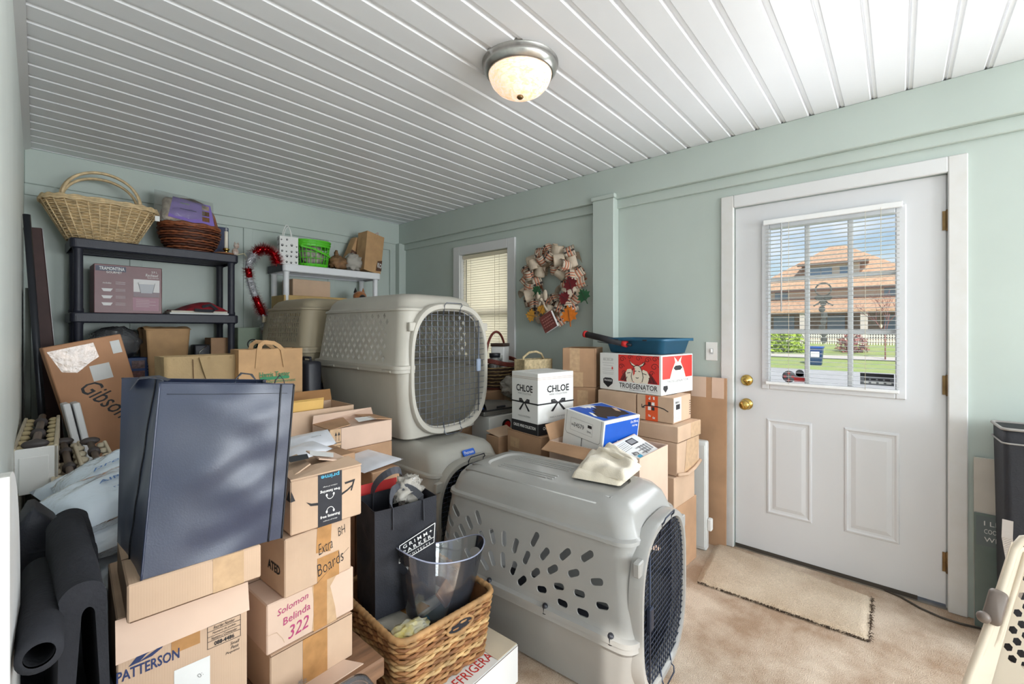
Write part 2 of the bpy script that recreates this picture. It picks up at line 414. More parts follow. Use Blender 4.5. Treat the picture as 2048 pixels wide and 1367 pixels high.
# near wall behind the viewer with two wide windows
mb = MB(); A0, A1, B0, B1, S0, S1 = .25, 1.3, 1.6, 2.65, .75, 2.15
for a, b, c, d in ((-.2, A0, 0, HC), (A1, B0, 0, HC), (B1, XD + .13, 0, HC), (A0, A1, 0, S0), (A0, A1, S1, HC), (B0, B1, 0, S0), (B0, B1, S1, HC)):
    mb.box(a, b, YN - .1, YN, c, d + .03, SAGE)
struct('wall_near', mb, 'sage green wall behind the viewer')
GLASS = film('window_glass', (240, 244, 244), .96, .02, .25)
for k, (a, b) in enumerate(((A0, A1), (B0, B1))):
    fr = MB()
    for q in ((a - .07, a, S0 - .07, S1 + .07), (b, b + .07, S0 - .07, S1 + .07), (a, b, S0 - .07, S0), (a, b, S1, S1 + .07), (a, b, 1.43, 1.47)):
        fr.box(q[0], q[1], YN - .06, YN + .02, q[2], q[3], WHITEPAINT, .003)
    w = struct('window_%d' % (k + 2), fr, 'white framed window behind the viewer, %s' % ('nearer the house wall' if k == 0 else 'nearer the door wall'))
    g = MB(); g.box(a, b, YN - .05, YN - .046, S0, S1, GLASS); g.build('pane', w)

fr = MB()
for q in ((V0 - .07, V0, .73, 2.17), (V1, V1 + .07, .73, 2.17), (V0, V1, .73, .8), (V0, V1, 2.1, 2.17), (V0, V1, 1.43, 1.47), ((V0 + V1) / 2 - .03, (V0 + V1) / 2 + .03, .8, 2.1)): fr.box(XD - .02, XD + .06, q[0], q[1], q[2], q[3], WHITEPAINT, .003)
w = struct('window_4', fr, 'white framed window in the door wall, behind the viewer')
g = MB(); g.box(XD + .046, XD + .05, V0, V1, .8, 2.1, GLASS); g.build('pane', w)

# ---- window with closed cream blind
fr = MB()
for q in ((WY0 - .09, WY0, WZ0 - .09, WZ1 + .085), (WY1, WY1 + .09, WZ0 - .09, WZ1 + .085), (WY0, WY1, WZ1, WZ1 + .085), (WY0, WY1, WZ0 - .09, WZ0)):
    fr.box(XD - .02, XD + .002, q[0], q[1], q[2], q[3], WHITEPAINT, .004)
w1 = struct('window_1', fr, 'white framed double hung window beside the wreath')
sm = MB()
for q in ((WY0, WY0 + .035, WZ0, WZ1), (WY1 - .035, WY1, WZ0, WZ1), (WY0, WY1, WZ1 - .035, WZ1), (WY0, WY1, WZ0, WZ0 + .035), (WY0, WY1, 1.44, 1.485)):
    sm.box(XD + .06, XD + .1, q[0], q[1], q[2], q[3], WHITEPAINT, .003)
sm.box(XD, XD + .12, WY0 - .001, WY0 + .004, WZ0, WZ1, WHITEPAINT); sm.box(XD, XD + .12, WY1 - .004, WY1 + .001, WZ0, WZ1, WHITEPAINT)
sm.build('sash', w1)
g = MB(); g.box(XD + .078, XD + .082, WY0 + .03, WY1 - .03, WZ0 + .03, WZ1 - .03, GLASS); g.build('pane', w1)
CREAM = mat('cream_slat', (236, 229, 212), .5, vary=.02, vscale=3, transl=.28)
CORD = mat('blind_cord', (206, 198, 178), .7)
bl = empty('window_blind', (XD + .03, (WY0 + WY1) / 2, 0), 0, 'closed cream slatted blind hanging in the window beside the wreath', 'blind')
hy = (WY1 - WY0) / 2 - .012
h = MB(); h.box(-.018, .018, -hy, hy, WZ1 - .04, WZ1 - .004, CREAM, .003); h.build('headrail', bl)
s = MB(); z = WZ0 + .03
while z < WZ1 - .045:
    s.grid(lambda u, v, z=z: (-.004 - .016 * (.5 - v) + .003 * math.sin(PI * v), -hy + 2 * hy * u, z + (v - .5) * .0255), 1, 4, CREAM); z += .0225
s.build('slats', bl)
s = MB(); s.box(-.014, .014, -hy, hy, WZ0 + .004, WZ0 + .02, CREAM, .003); s.build('bottom_rail', bl)
cd = MB()
for yy in (-hy * .62, hy * .62): cd.tube([(-.016, yy, WZ0 + .02), (-.016, yy, WZ1 - .04)], .0013, CORD, 5)
cd.tube([(-.02, -hy * .45, 1.25), (-.02, -hy * .45, WZ1 - .04)], .0016, CORD, 5); cd.build('lift_cord', bl)
s = MB(); s.tube([(-.022, hy * .8, 1.3), (-.022, hy * .8, WZ1 - .05)], .005, mat('clear_grey_wand', (150, 148, 136), .2, spec=.7), 6); s.build('tilt_wand', bl)

# ---- door
DOORP = mat('white_door_paint', (214, 215, 218), .38, vary=.02, vscale=2)
DIRT = mat('worn_white_paint', (215, 215, 215), .5, vary=.1, vscale=14, col2=(210, 209, 206))
GY0, GY1, GZ0, GZ1 = .003, .580, 1.006, 1.916   # glazed opening
d = MB(); X0, X1 = XD + .012, XD + .057; a0, a1 = DY0 + .005, DY1 - .005
for q in ((a0, GY0, .022, DZ - .005), (GY1, a1, .022, DZ - .005), (GY0, GY1, GZ1, DZ - .005), (GY0, GY1, .022, GZ0)):
    d.box(X0, X1, q[0], q[1], q[2], q[3], DOORP)
door = struct('door_1', d, 'white half glazed entrance door with two lower panels')
def molding(mb, y0, y1, z0, z1, m):
    def lp(i, x): return [(x, y0 + i, z0 + i), (x, y1 - i, z0 + i), (x, y1 - i, z1 - i), (x, y0 + i, z1 - i)]
    loops = [lp(0, X0 + .001), lp(.004, X0 - .005), lp(.012, X0 - .007), lp(.02, X0 - .002), lp(.03, X0 - .0005), lp(.05, X0 - .006)]
    mb.loft(loops, m, False, False, False); mb.poly(lp(.05, X0 - .006), m)
for y0, y1 in ((.362, .585), (-.002, .221)):
    q = MB(); molding(q, y0, y1, .25, .805, DOORP); q.build('door_panel', door)
q = MB()
for y0, y1, z0, z1 in ((GY0 - .03, GY0 + .012, GZ0 - .03, GZ1 + .03), (GY1 - .012, GY1 + .03, GZ0 - .03, GZ1 + .03), (GY0 + .01, GY1 - .01, GZ1 - .012, GZ1 + .03), (GY0 + .01, GY1 - .01, GZ0 - .03, GZ0 + .012)):
    q.box(X0 - .012, X0 + .03, y0, y1, z0, z1, DOORP, .005)
q.build('glazing_frame', door)
q = MB(); wg = (GY1 - GY0) / 3; hg = (GZ1 - GZ0) / 3
for k in (1, 2):
    q.box(X1 - .03, X1 - .012, GY0 + wg * k - .012, GY0 + wg * k + .012, GZ0, GZ1, WHITEPAINT, .004)
    q.box(X1 - .029, X1 - .013, GY0, GY1, GZ0 + hg * k - .012, GZ0 + hg * k + .012, WHITEPAINT, .004)
q.build('muntins', door)
q = MB(); q.box(X1 - .010, X1 - .007, GY0, GY1, GZ0, GZ1, GLASS); q.build('pane', door)
q = MB(); q.lathe([(.033, 0), (.033, .006), (.028, .012), (.016, .014), (.015, .03), (0.001, .032)], BRASS, 24, Matrix.Translation((X0, .689, 1.018)) @ Matrix.Rotation(-PI / 2, 4, 'Y')); q.build('deadbolt', door)
q = MB(); q.lathe([(.034, 0), (.034, .006), (.026, .012), (.012, .016), (.012, .032), (.022, .038), (.029, .05), (.028, .062), (.018, .070), (.001, .072)], BRASS, 24, Matrix.Translation((X0, .690, .875)) @ Matrix.Rotation(-PI / 2, 4, 'Y')); q.build('door_knob', door)
for z in (1.84, 1.06, .223):
    q = MB(); q.tube([(XD + .004, DY0 - .001, z - .05), (XD + .004, DY0 - .001, z + .05)], .0075, OLDBRASS, 10)
    q.box(XD + .006, XD + .013, DY0 - .016, DY0 + .018, z - .045, z + .045, OLDBRASS); q.build('hinge', door)
q = MB(); q.box(XD + .008, XD + .012, a0 + .1, a1, .004, .024, mat('door_gap_dark', (66, 60, 54), .8)); q.build('door_gap_strip', door)  # dark strip added for the dark gap under the door
tr = MB()
tr.box(XD - .017, XD + .004, DY1, DY1 + .072, 0, DZ + .074, DIRT, .004); tr.box(XD - .017, XD + .004, DY0 - .066, DY0, 0, DZ + .074, DIRT, .004)
tr.box(XD - .017, XD + .004, DY0, DY1, DZ, DZ + .074, WHITEPAINT, .004)
for y0, y1 in ((DY1 - .004, DY1 + .002), (DY0 - .002, DY0 + .004)): tr.box(XD + .02, XD + .13, y0, y1, 0, DZ, WHITEPAINT)
tr.box(XD + .02, XD + .13, DY0, DY1, DZ - .004, DZ + .002, WHITEPAINT)
tr.box(XD + .0, XD + .14, DY0, DY1, -.02, .004, mat('worn_threshold', (150, 140, 128), .5, vary=.3, vscale=12))
struct('trim_4', tr, 'white casing around the entrance door')
# open slatted blind on the door glass
SLAT = mat('white_slat', (236, 237, 238), .45, vary=.02, vscale=3)
bl = empty('door_blind', (XD - .004, (GY0 + GY1) / 2, 0), 0, 'open white slatted blind over the glass of the entrance door', 'blind')
hy = (GY1 - GY0) / 2 + .004
h = MB(); h.box(-.022, .002, -hy - .012, hy + .012, GZ1 + .012, GZ1 + .04, SLAT, .003); h.build('headrail', bl)
s = MB(); z = GZ0 + .03
while z < GZ1 + .0:
    s.grid(lambda u, v, z=z: (-.0245 + .0245 * v, -hy + 2 * hy * u, z + .0022 * math.sin(PI * v) - .002 * v), 1, 4, SLAT); z += .0222
s.build('slats', bl)
s = MB(); s.box(-.025, .001, -hy, hy, GZ0 + .0, GZ0 + .018, SLAT, .004); s.build('bottom_rail', bl)
cd = MB()
for yy in (-hy * .55, hy * .6): cd.tube([(-.026, yy, GZ0 + .01), (-.026, yy, GZ1 + .012)], .001, CORD, 5)
cd.tube([(-.03, -hy * .76, GZ0 + .34), (-.03, -hy * .76, GZ1 + .02)], .0012, CORD, 5)
cd.sphere((-.03, -hy * .76, GZ0 + .335), .006, CORD, 8, (1, 1, 1.8)); cd.build('lift_cord', bl)
s = MB(); s.tube([(-.03, hy * .72, GZ0 + .42), (-.03, hy * .72, GZ1 + .01)], .0038, mat('clear_wand', (196, 198, 200), .2, spec=.7), 6); s.build('tilt_wand', bl)
# stickers and ornament seen through the glass
XG = X1 - .0115
def disc(mb, y, z, r, m, x, n=24): mb.poly([(x, y + r * math.cos(-2 * PI * i / n), z + r * math.sin(-2 * PI * i / n)) for i in range(n)], m)
STK = mat('grey_sticker', (120, 122, 126), .6); STKR = mat('red_sticker_print', (206, 60, 60), .6)
q = MB(); yc, zc = at(1579, 758, 1)[1] * 0 + .478, 1.055
q.lathe([(.0335, 0), (.0335, .0012)], STK, 24, Matrix.Translation((XG - .0012, .478, 1.052)) @ Matrix.Rotation(PI / 2, 4, 'Y'), True, True)
for k in range(4):
    a = k * PI / 2; c, s_ = math.cos(a), math.sin(a)
    q.poly([(XG - .0018, .478 + c * r * 1 - s_ * t, 1.052 + s_ * r + c * t) for r, t in ((.012, -.005), (.026, -.008), (.026, .008), (.012, .005))], STKR)
tag(q.build('window_sticker'), 'round grey sticker with red marks low on the door glass', 'sticker')
q = MB(); q.box(XG - .0012, XG, .405, .445, 1.05, 1.075, STK)
q.lathe([(.02, 0), (.02, .0012)], STK, 20, Matrix.Translation((XG - .0012, .425, 1.075)) @ Matrix.Rotation(PI / 2, 4, 'Y'), True, True)
q.box(XG - .0014, XG - .0002, .40, .452, 1.025, 1.05, STKR)
tag(q.build('window_sticker'), 'small arched grey and red sticker beside the round one on the door glass', 'sticker')
q = MB(); q.box(XG - .0012, XG, .02, .155, 1.035, 1.095, STK)
q.box(XG - .0014, XG - .0002, .02, .155, 1.078, 1.095, INK)
for k in range(4): q.box(XG - .0014, XG - .0002, .03 + k * .03, .05 + k * .03, 1.043, 1.052, WHITE); q.box(XG - .0014, XG - .0002, .035 + k * .028, .055 + k * .028, 1.06, 1.068, INK)
tag(q.build('window_sticker'), 'oblong dark grey notice sticker in the lower corner of the door glass', 'sticker')
ORN = mat('pewter_ornament', (168, 166, 160), .4, vary=.15, vscale=40)
o = empty('hanging_ornament', (X1 + .012, .318, 1.5), 0, 'pewter ring, bow and drop ornament hanging outside the door glass', 'ornament')
q = MB(); q.tube([(0, .036 * math.cos(t * PI / 16), .036 * math.sin(t * PI / 16) + .045) for t in range(32)], .004, ORN, 8, True); q.build('ring', o)
q = MB()
for sgn in (-1, 1):
    q.sphere((0, sgn * .022, .0), .02, ORN, 10, (.25, 1, .7)); q.tube([(0, 0, 0), (0, sgn * .02, -.03), (0, sgn * .045, -.045)], .004, ORN, 6)
q.build('bow', o)
q = MB()
for k in range(7): q.sphere((0, .006 * math.sin(k * 2), -.03 - k * .034), .017, ORN, 8, (.3, .9, 1.1))
q.tube([(0, 0, 0), (0, 0, -.26)], .002, ORN, 5); q.build('drop_chain', o)

# light switch
q = MB(); q.box(XD - .006, XD, .852, .922, 1.127, 1.243, WHITE, .002)
lsw = tag(q.build('light_switch'), 'white toggle light switch plate on the wall beside the door', 'light switch')
q = MB(); q.box(XD - .016, XD - .005, .882, .892, 1.178, 1.2, WHITE, .002); q.build('toggle', lsw)
q = MB(); q.box(XD - .0075, XD - .0055, .876, .898, 1.168, 1.203, mat('switch_surround_grey', (196, 198, 198), .5)); q.build('toggle_surround', lsw)  # slightly greyer plate round the toggle

# ceiling light
cl = empty('ceiling_light', (1.475, 1.245, HC), 0, 'round flush ceiling light with nickel rim and glowing alabaster glass', 'ceiling light')
q = MB(); q.lathe([(.128, .02), (.166, .018), (.166, -.004), (.160, -.012), (.163, -.016), (.158, -.030), (.146, -.046), (.140, -.05), (.134, -.046)], NICKEL, 56); q.build('rim', cl)
ALAB = bpy.data.materials.new('alabaster_glass'); ALAB.use_nodes = True
nt = ALAB.node_tree; N = nt.nodes; b = N['Principled BSDF']; b.inputs['Roughness'].default_value = .25
n = N.new('ShaderNodeTexNoise'); n.inputs['Scale'].default_value = 9; n.inputs['Detail'].default_value = 6; n.inputs['Distortion'].default_value = 1.5
r = N.new('ShaderNodeValToRGB'); r.color_ramp.elements[0].color = rgb(255, 200, 150); r.color_ramp.elements[0].position = .3; r.color_ramp.elements[1].color = rgb(255, 236, 218); r.color_ramp.elements[1].position = .65
nt.links.new(n.outputs['Fac'], r.inputs['Fac']); nt.links.new(r.outputs['Color'], b.inputs['Base Color']); nt.links.new(r.outputs['Color'], b.inputs['Emission Color'])
b.inputs['Emission Strength'].default_value = .7
q = MB(); q.lathe([(.138, -.046), (.136, -.058), (.124, -.086), (.102, -.110), (.07, -.128), (.03, -.138), (.004, -.139)], ALAB, 48, None, False, True); q.build('glass_shade', cl)
q = MB(); q.lathe([(.004, -.135), (.013, -.138), (.015, -.144), (.010, -.150), (.002, -.153)], OLDBRASS, 20, None, False, True); q.build('finial', cl)

# carpet remnant in front of the door and cable
c = [az(1432, 1081, .012), az(1744, 1192, .012), az(1738, 1279, .012), az(1392, 1160, .012)]
def rugf(u, v):
    a = c[0].lerp(c[1], u).lerp(c[3].lerp(c[2], u), v); e = min(u, 1 - u, v, 1 - v)
    return (a.x + .006 * noise.noise((u * 30, v * 11, 1)), a.y + .006 * noise.noise((u * 30, v * 11, 5)), .001 + .016 * min(1, e * 26) + .003 * noise.noise((u * 9, v * 5, 2)))
q = MB(); q.grid(rugf, 80, 40, RUG)
rg = tag(q.build('carpet_mat'), 'pale beige carpet remnant used as a door mat', 'mat')
q = MB(); BIND = mat('frayed_carpet_edge', (96, 78, 62), .95, vary=.3, vscale=60)
for i in range(420):
    u = rnd.random(); a = c[3].lerp(c[2], u) if i % 4 else c[1].lerp(c[2], u)
    dx, dy = rnd.uniform(-.012, .012), rnd.uniform(-.016, .008)
    q.tube([(a.x, a.y, .002), (a.x + dx * .5, a.y + dy * .5, .010), (a.x + dx, a.y + dy, .006)], .0012, BIND, 3)
q.build('frayed_edge', rg)
pts = [(1768, 1179), (1800, 1192), (1840, 1215), (1880, 1233), (1920, 1246), (1962, 1256)]
q = MB(); q.tube([az(x, y, .006) for x, y in pts], .0045, mat('dark_cable_rubber', (70, 64, 58), .6), 8)
tag(q.build('power_cable'), 'dark cable lying on the carpet below the door', 'cable')
# ------------------------------------------------------------------ dog kennels
def crate(name, loc, yaw, L, W, H, lip, step, shell, dark, label, holes, arch, wire, nb=(14, 22), lockside=1, bolts=False):
    """plastic kennel: front with the wire door looks along -y; holes = list of (y, z, angle, half length, half width, kind)"""
    root = empty(name, loc, yaw, label, 'dog kennel')
    hw, hl = W / 2, L / 2
    def lp(ix, iy, r, z, fy=None):
        fy = iy if fy is None else fy
        P = rr(hw - ix, hl - (iy + fy) / 2, r, 7); oy = (fy - iy) / 2
        return [(x, y + oy, z) for x, y in P]
    top = MB()
    top.loft([lp(.012, .012, .05, lip + .004, .004), lp(.0, .0, .06, lip + .004, .0), lp(.0, .0, .06, lip + .022, .0), lp(.02, .02, .06, lip + .026, .006), lp(.024, .024, .06, lip + .04, .008),
              lp(.058, .05, .07, step, .03), lp(.05, .044, .07, step + .004, .026), lp(.052, .046, .07, step + .016, .028), lp(.066, .056, .07, step + .022, .036),
              lp(.074, .066, .07, H - .075, .05), lp(.082, .076, .075, H - .045, .062), lp(.102, .098, .08, H - .018, .085), lp(.135, .13, .08, H - .004, .12), lp(.15, .145, .08, H, .135),
              lp(.175, .17, .07, H, .16), lp(.182, .178, .07, H - .008, .168), lp(.22, .22, .06, H - .008, .21)], shell, False, True)
    ts = top.build('top_shell', root)
    bot = MB()
    bot.loft([lp(.10, .09, .05, .0, .05), lp(.07, .06, .06, .012, .03), lp(.055, .05, .06, .10, .025), lp(.026, .026, .06, lip - .02, .008), lp(.004, .004, .06, lip - .016, .002), lp(.004, .004, .06, lip + .003, .002)], shell, True, False)
    bs = bot.build('bottom_shell', root)
    ac, aw, ah, az0 = arch     # x centre, half width, half height, z centre
    def A(k, n=48): return [(ac + x, az0 + z) for x, z in sup(aw * k, ah * k, 3.0, n)]
    cut = MB(); yf = -hl
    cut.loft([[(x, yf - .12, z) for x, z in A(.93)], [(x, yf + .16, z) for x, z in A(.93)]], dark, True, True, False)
    cb = MB(); cb.v, cb.f, cb.m, cb.sm, cb.mats = list(cut.v), list(cut.f), list(cut.m), list(cut.sm), list(cut.mats)
    for (y, z, a, l, w, kind) in holes:
        if kind == 'diamond': P = [(0, -w), (l * .52, -w * .40), (l, 0), (l * .52, w * .40), (0, w), (-l * .52, w * .40), (-l, 0), (-l * .52, -w * .40)]
        else: P = rr(l, w, w * (.98 if kind == 'slot' else .5), 4)
        ca, sa = math.cos(a), math.sin(a)
        Q = [(y + p * ca - q * sa, z + p * sa + q * ca) for p, q in P]
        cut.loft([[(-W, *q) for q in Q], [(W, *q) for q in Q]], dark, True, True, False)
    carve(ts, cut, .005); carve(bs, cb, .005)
    # front arch surround and wire door
    yd = -hl + .012
    fr = MB(); sec = []
    for k, dy in ((1.05, .03), (1.05, -.006), (1.03, -.018), (.965, -.018), (.945, -.008), (.945, .035)):
        sec.append([(x, yd + dy, z) for x, z in A(k, 64)])
    fr.loft(sec, shell, False, False)
    fo = fr.build('door_surround', root); fo.data.set_sharp_from_angle(angle=math.radians(40))
    wd = MB(); yy = yd - .006
    wd.tube([(x, yy, z) for x, z in A(.955, 64)], .0032, wire, 6, True)
    def half(z, k=.955):
        q = abs((z - az0) / (ah * k)); return aw * k * max(0, 1 - q ** 3) ** (1 / 3)
    def halfz(x, k=.955):
        q = abs(x / (aw * k)); return ah * k * max(0, 1 - q ** 3) ** (1 / 3)
    for i in range(1, nb[0]):
        x = -aw * .955 + 2 * aw * .955 * i / nb[0]; h = halfz(x)
        if h > .02: wd.tube([(ac + x, yy, az0 - h), (ac + x, yy, az0 + h)], .0019, wire, 5, cap=False)
    for i in range(1, nb[1]):
        z = az0 - ah * .955 + 2 * ah * .955 * i / nb[1]; h = half(z)
        if h > .02: wd.tube([(ac - h, yy - .0036, z), (ac + h, yy - .0036, z)], .0019, wire, 5, cap=False)
    w = wd.build('wire_door', root)
    q = MB()
    for s, e in ((-1, 1), (1, 1)):
        pass
    zt = az0 + ah * .93
    for zz, sg in ((zt, 1), (az0 - ah * .93, -1)):
        q = MB(); q.tube([(ac - aw * .22, yy - .004, zz - sg * .03), (ac - aw * .22, yy - .012, zz + sg * .02), (ac - aw * .24, yy - .02, zz + sg * .03), (ac - aw * .2, yy - .024, zz + sg * .045), (ac + aw * .2, yy - .024, zz + sg * .045), (ac + aw * .24, yy - .02, zz + sg * .03), (ac + aw * .22, yy - .012, zz + sg * .02), (ac + aw * .22, yy - .004, zz - sg * .03)], .0028, wire, 6); q.build('hinge_wire', w)
    q = MB(); lx = ac + lockside * aw * .74
    q.box(lx - .016, lx + .016, yy - .022, yy - .004, az0 - .035, az0 + .045, (wire if wire is DKWIRE else mat('latch_plastic', (150, 164, 186), .45)), .004); q.tube([(lx, yy - .012, az0 - ah * .78), (lx, yy - .012, az0 + ah * .78)], .003, wire, 6); q.build('latch', w)
    for s in (-1, 1):                       # square pegs that hold the door frame
        q = MB(); q.box(ac + s * (aw * .98) - .022, ac + s * (aw * .98) + .022, yd - .012, yd + .012, az0 + ah * .60, az0 + ah * .60 + .05, shell, .004); q.build('door_peg', root)
    for s in ((-1, 1) if bolts else ()):     # bolts along the rim
        for y in (-hl * .82, -hl * .28, hl * .28, hl * .8):
            q = MB(); q.lathe([(.010, .0), (.011, .028), (.008, .034), (.002, .035)], BLACKP, 10, Matrix.Translation((s * (hw - .010), y, lip + .0)), True, True); q.build('rim_bolt', root)
    return root

def slab_lift(o, mb, name, label=None):
    p = mb.build(name, o)
    if label: p['label'] = label
    return p

# big grey kennel on the floor, with radiating slots
CA = dict(L=.985, W=.585, H=.70, lip=.262, step=.572)
la = Vector((1.603, 1.155, 0)); ya = 3.5
slots = [(100,397,15,32),(164,450,15,32),(132,505,17,28),(110,578,15,14),(198,555,15,33),(235,515,14,36),(282,488,12,38),(304,597,14,40),(357,587,9,42),(418,599,0,42),(477,637,-10,38),(580,603,-18,35),(354,703,12,42),(412,712,2,42),(467,755,-12,35),(535,700,-15,33),(632,680,-22,27),(740,682,-28,24),(857,692,-32,20),(313,727,22,40),(235,690,22,42),(170,590,15,25),(512,822,-22,18),(583,780,-22,17),(674,762,-27,15),(785,782,-30,8),(908,828,-34,0),(617,868,26,4),(707,852,28,4),(816,890,30,8),(937,955,34,5),(726,941,28,12),(834,992,32,12)]
HA = []
def on_side(px, py):
    """place on the slotted side of the grey kennel in the kennel's own (y, z)"""
    a = math.radians(ya); xs = -.27
    for _ in range(6):
        d = ray(px, py); n = Vector((math.cos(a), math.sin(a), 0)); t = (xs + n.dot(la - EYE * 1) + 0) / n.dot(d)
        p = EYE + d * t; z = p.z; xs = -(CA['W'] / 2 - .024 - (.034) * max(0, min(1, (z - CA['lip'] - .04) / (CA['step'] - CA['lip'] - .04))))
    l = p - la; return (-l.x * math.sin(a) + l.y * math.cos(a), z)
for cx, cy, dx, dy in slots:
    k = 2.644; p0 = on_side(850 + (cx - dx) / k, 850 + (cy - dy) / k); p1 = on_side(850 + (cx + dx) / k, 850 + (cy + dy) / k)
    L_ = math.dist(p0, p1) / 2
    HA.append(((p0[0] + p1[0]) / 2, (p0[1] + p1[1]) / 2, math.atan2(p1[1] - p0[1], p1[0] - p0[0]), min(max(L_, .021), .038), .0122, 'slot'))
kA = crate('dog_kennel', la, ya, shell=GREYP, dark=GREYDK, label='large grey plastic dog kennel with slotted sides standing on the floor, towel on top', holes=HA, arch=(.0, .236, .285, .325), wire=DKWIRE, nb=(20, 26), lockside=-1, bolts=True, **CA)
q = MB()
def rib(x0, x1, y0, y1, h=.006): q.box(x0, x1, y0, y1, CA['H'] - .012, CA['H'] - .008 + h, GREYP, .003)
for k in range(4): rib(-.115, -.103 + .0, .02 + k * 0, .33, .004) if k == 0 else rib(-.115 + k * .022, -.103 + k * .022, -.05, .25, .004)
for k in range(3): rib(.04 + k * .022, .052 + k * .022, -.05, .25, .004)
for P_ in ([(-.185, -.30), (-.185, .36)], [(-.135, -.33), (-.135, -.06), (-.10, -.02), (-.155 + .055, .20), (-.14, .26), (-.14, .36)], [(.135, -.33), (.135, .36)], [(-.14, -.335), (.14, -.335)]): q.tube([(x, y, CA['H'] - (.006 if abs(x) < .17 else .020)) for x, y in P_], .006, GREYP, 6)
q.text('PETCO', Matrix.Translation((.03, -.21, CA['H'] - .0075)) @ Matrix.Rotation(math.radians(90), 4, 'Z'), .026, GREYDK, .1)
slab_lift(kA, q, 'moulded_ribs')
q = MB(); q.box(-.19, .19, -.40, .40, .012, .07, BLACKF, .02, None, 2); slab_lift(kA, q, 'shade_pad', 'dark pad added to darken the inside')  # unseen pad, added to deepen the shade inside the kennel

# tan kennel behind it, holding up the big beige one
CC = dict(L=.93, W=.62, H=.69, lip=.30, step=.56)
kC = crate('dog_kennel', (1.672, 2.195, 0), 0, shell=SILP, dark=GREYDK, label='low silver grey kennel with a blue badge, squeezed under the big beige kennel', holes=[], arch=(.0, .25, .29, .33), wire=DKWIRE, nb=(20, 24), **CC)
q = MB(); T = Matrix.Translation((.0, -.465 + .052, .648)) @ Matrix.Rotation(math.radians(58), 4, 'X')
q.loft([[(x, y, -.003) for x, y in rr(.043, .017, .008)], [(x, y, .003) for x, y in rr(.043, .017, .008)]], BLUEP, True, True, False, T); q.text('Petmate', T @ Matrix.Translation((0, 0, .004)), .017, WHITE, .066)
slab_lift(kC, q, 'badge', 'blue oval badge')

# big beige kennel with diamond openings
CB = dict(L=1.03, W=.70, H=.842, lip=.405, step=.735)
HB = []
for r in range(8):
    for k in range(12):
        y = -.33 + k * .066 + (.033 if r % 2 else 0); z = .462 + r * .0352
        if y < .42: HB.append((y, z, PI / 2, .0200, .0165, 'diamond'))
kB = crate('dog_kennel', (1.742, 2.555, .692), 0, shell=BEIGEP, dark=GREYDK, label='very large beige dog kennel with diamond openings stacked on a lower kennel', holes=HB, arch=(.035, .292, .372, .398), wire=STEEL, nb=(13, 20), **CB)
for x in (-.342,):
    for y in (-.44, -.1, .2):
        q = MB(); q.box(x - .008, x + .012, y, y + .09, .388, .405, BEIGEP, .004); q.build('side_clip', kB)

# beige kennel by the shelves with slit openings
CD = dict(L=.70, W=.60, H=.62, lip=.245, step=.53)
HD = []
for r in range(6):
    for k in range(17):
        y = -.22 + k * .0265 + (.013 if r % 2 else 0); HD.append((y, .315 + r * .036, PI / 2, .0155, .0068, 'slit'))
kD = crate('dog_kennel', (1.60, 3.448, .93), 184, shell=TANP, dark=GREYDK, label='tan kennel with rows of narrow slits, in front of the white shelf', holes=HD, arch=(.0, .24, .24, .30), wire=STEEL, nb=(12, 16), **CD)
# dark crate the slit kennel stands on
q = MB(); q.box(-.28, .28, -.33, .33, 0, .93, BLACKP, .02, None, 2); q.box(-.29, .29, -.34, .34, .84, .9, BLACKP, .006)
tag(q.build('storage_bin', None, (1.62, 3.45, 0), 4), 'tall black storage bin under the slit sided kennel', 'storage bin')
q = MB(); q.box(-.05, .05, -.11, .11, 0, 1.12, BLACKP, .02, None, 2)
cs = tag(q.build('upright_case', None, (1.285, 2.90, 0), 0), 'narrow black upright case between the paper grocery bag and the big beige kennel', 'case')
q = MB(); q.tube([(0, -.05, 1.115), (0, -.05, 1.14), (0, .05, 1.14), (0, .05, 1.115)], .008, BLACKP, 8); q.build('handle', cs)
# ------------------------------------------------------------------ cartons, bags and the things on them
def tape(b, f, u0, v0, u1, v1, m=None, label=None, name='packing_tape'):
    mb = b.part(name, label); b.rect(f, u0, v0, u1, v1, m or TAPE, .0007, mb); return mb
def lid_seam(b, along='x'):
    if along == 'x': b.line('T', [(0, .5), (1, .5)], .003, SEAM)
    else: b.line('T', [(.5, 0), (.5, 1)], .003, SEAM)
def flapq(b, P, m=None, label=None, name='flap', th=.004):
    """folded flap given by four points in the box's own frame (origin at base centre)"""
    P = [Vector(p) for p in P]; n = (P[1] - P[0]).cross(P[3] - P[0]).normalized() * th
    mb = b.part(name, label); vs = P + [p + n for p in P]
    mb.add(vs, [(3, 2, 1, 0), (4, 5, 6, 7), (0, 1, 5, 4), (1, 2, 6, 5), (2, 3, 7, 6), (3, 0, 4, 7)], m or CARD)
    return mb

# ---- the two stacks nearest the viewer
b = Carton((.144, 1.182), -4, .232, .30, 0, .745, CARD)
b.text('F', .22, .842, 'PATTERSON', .030, NAVYINK, .44, 0, .02)
b.poly('F', [(.08, .860), (.15, .884), (.22, .888), (.27, .886), (.20, .876), (.15, .862)], NAVYINK); b.poly('F', [(.14, .861), (.24, .864), (.31, .876), (.35, .893), (.28, .880), (.22, .872)], NAVYINK)
for P in ([(.66, .815), (.94, .815), (.94, .882), (.66, .882), (.66, .815)], [(.66, .866), (.94, .866)], [(.66, .850), (.94, .850)], [(.66, .836), (.94, .836)]): b.line('F', P, .001, INK)
b.text('F', .80, .874, 'Reorder Number', .010, INK, .18, 0, 0, .3); b.text('F', .80, .858, 'Numero de pedido', .009, INK, .2, 0, 0, .3); b.text('F', .80, .843, 'Numero a Commander', .009, INK, .22, 0, 0, .3)
b.text('F', .80, .825, '088-4486', .013, INK, .17, 0, .03)
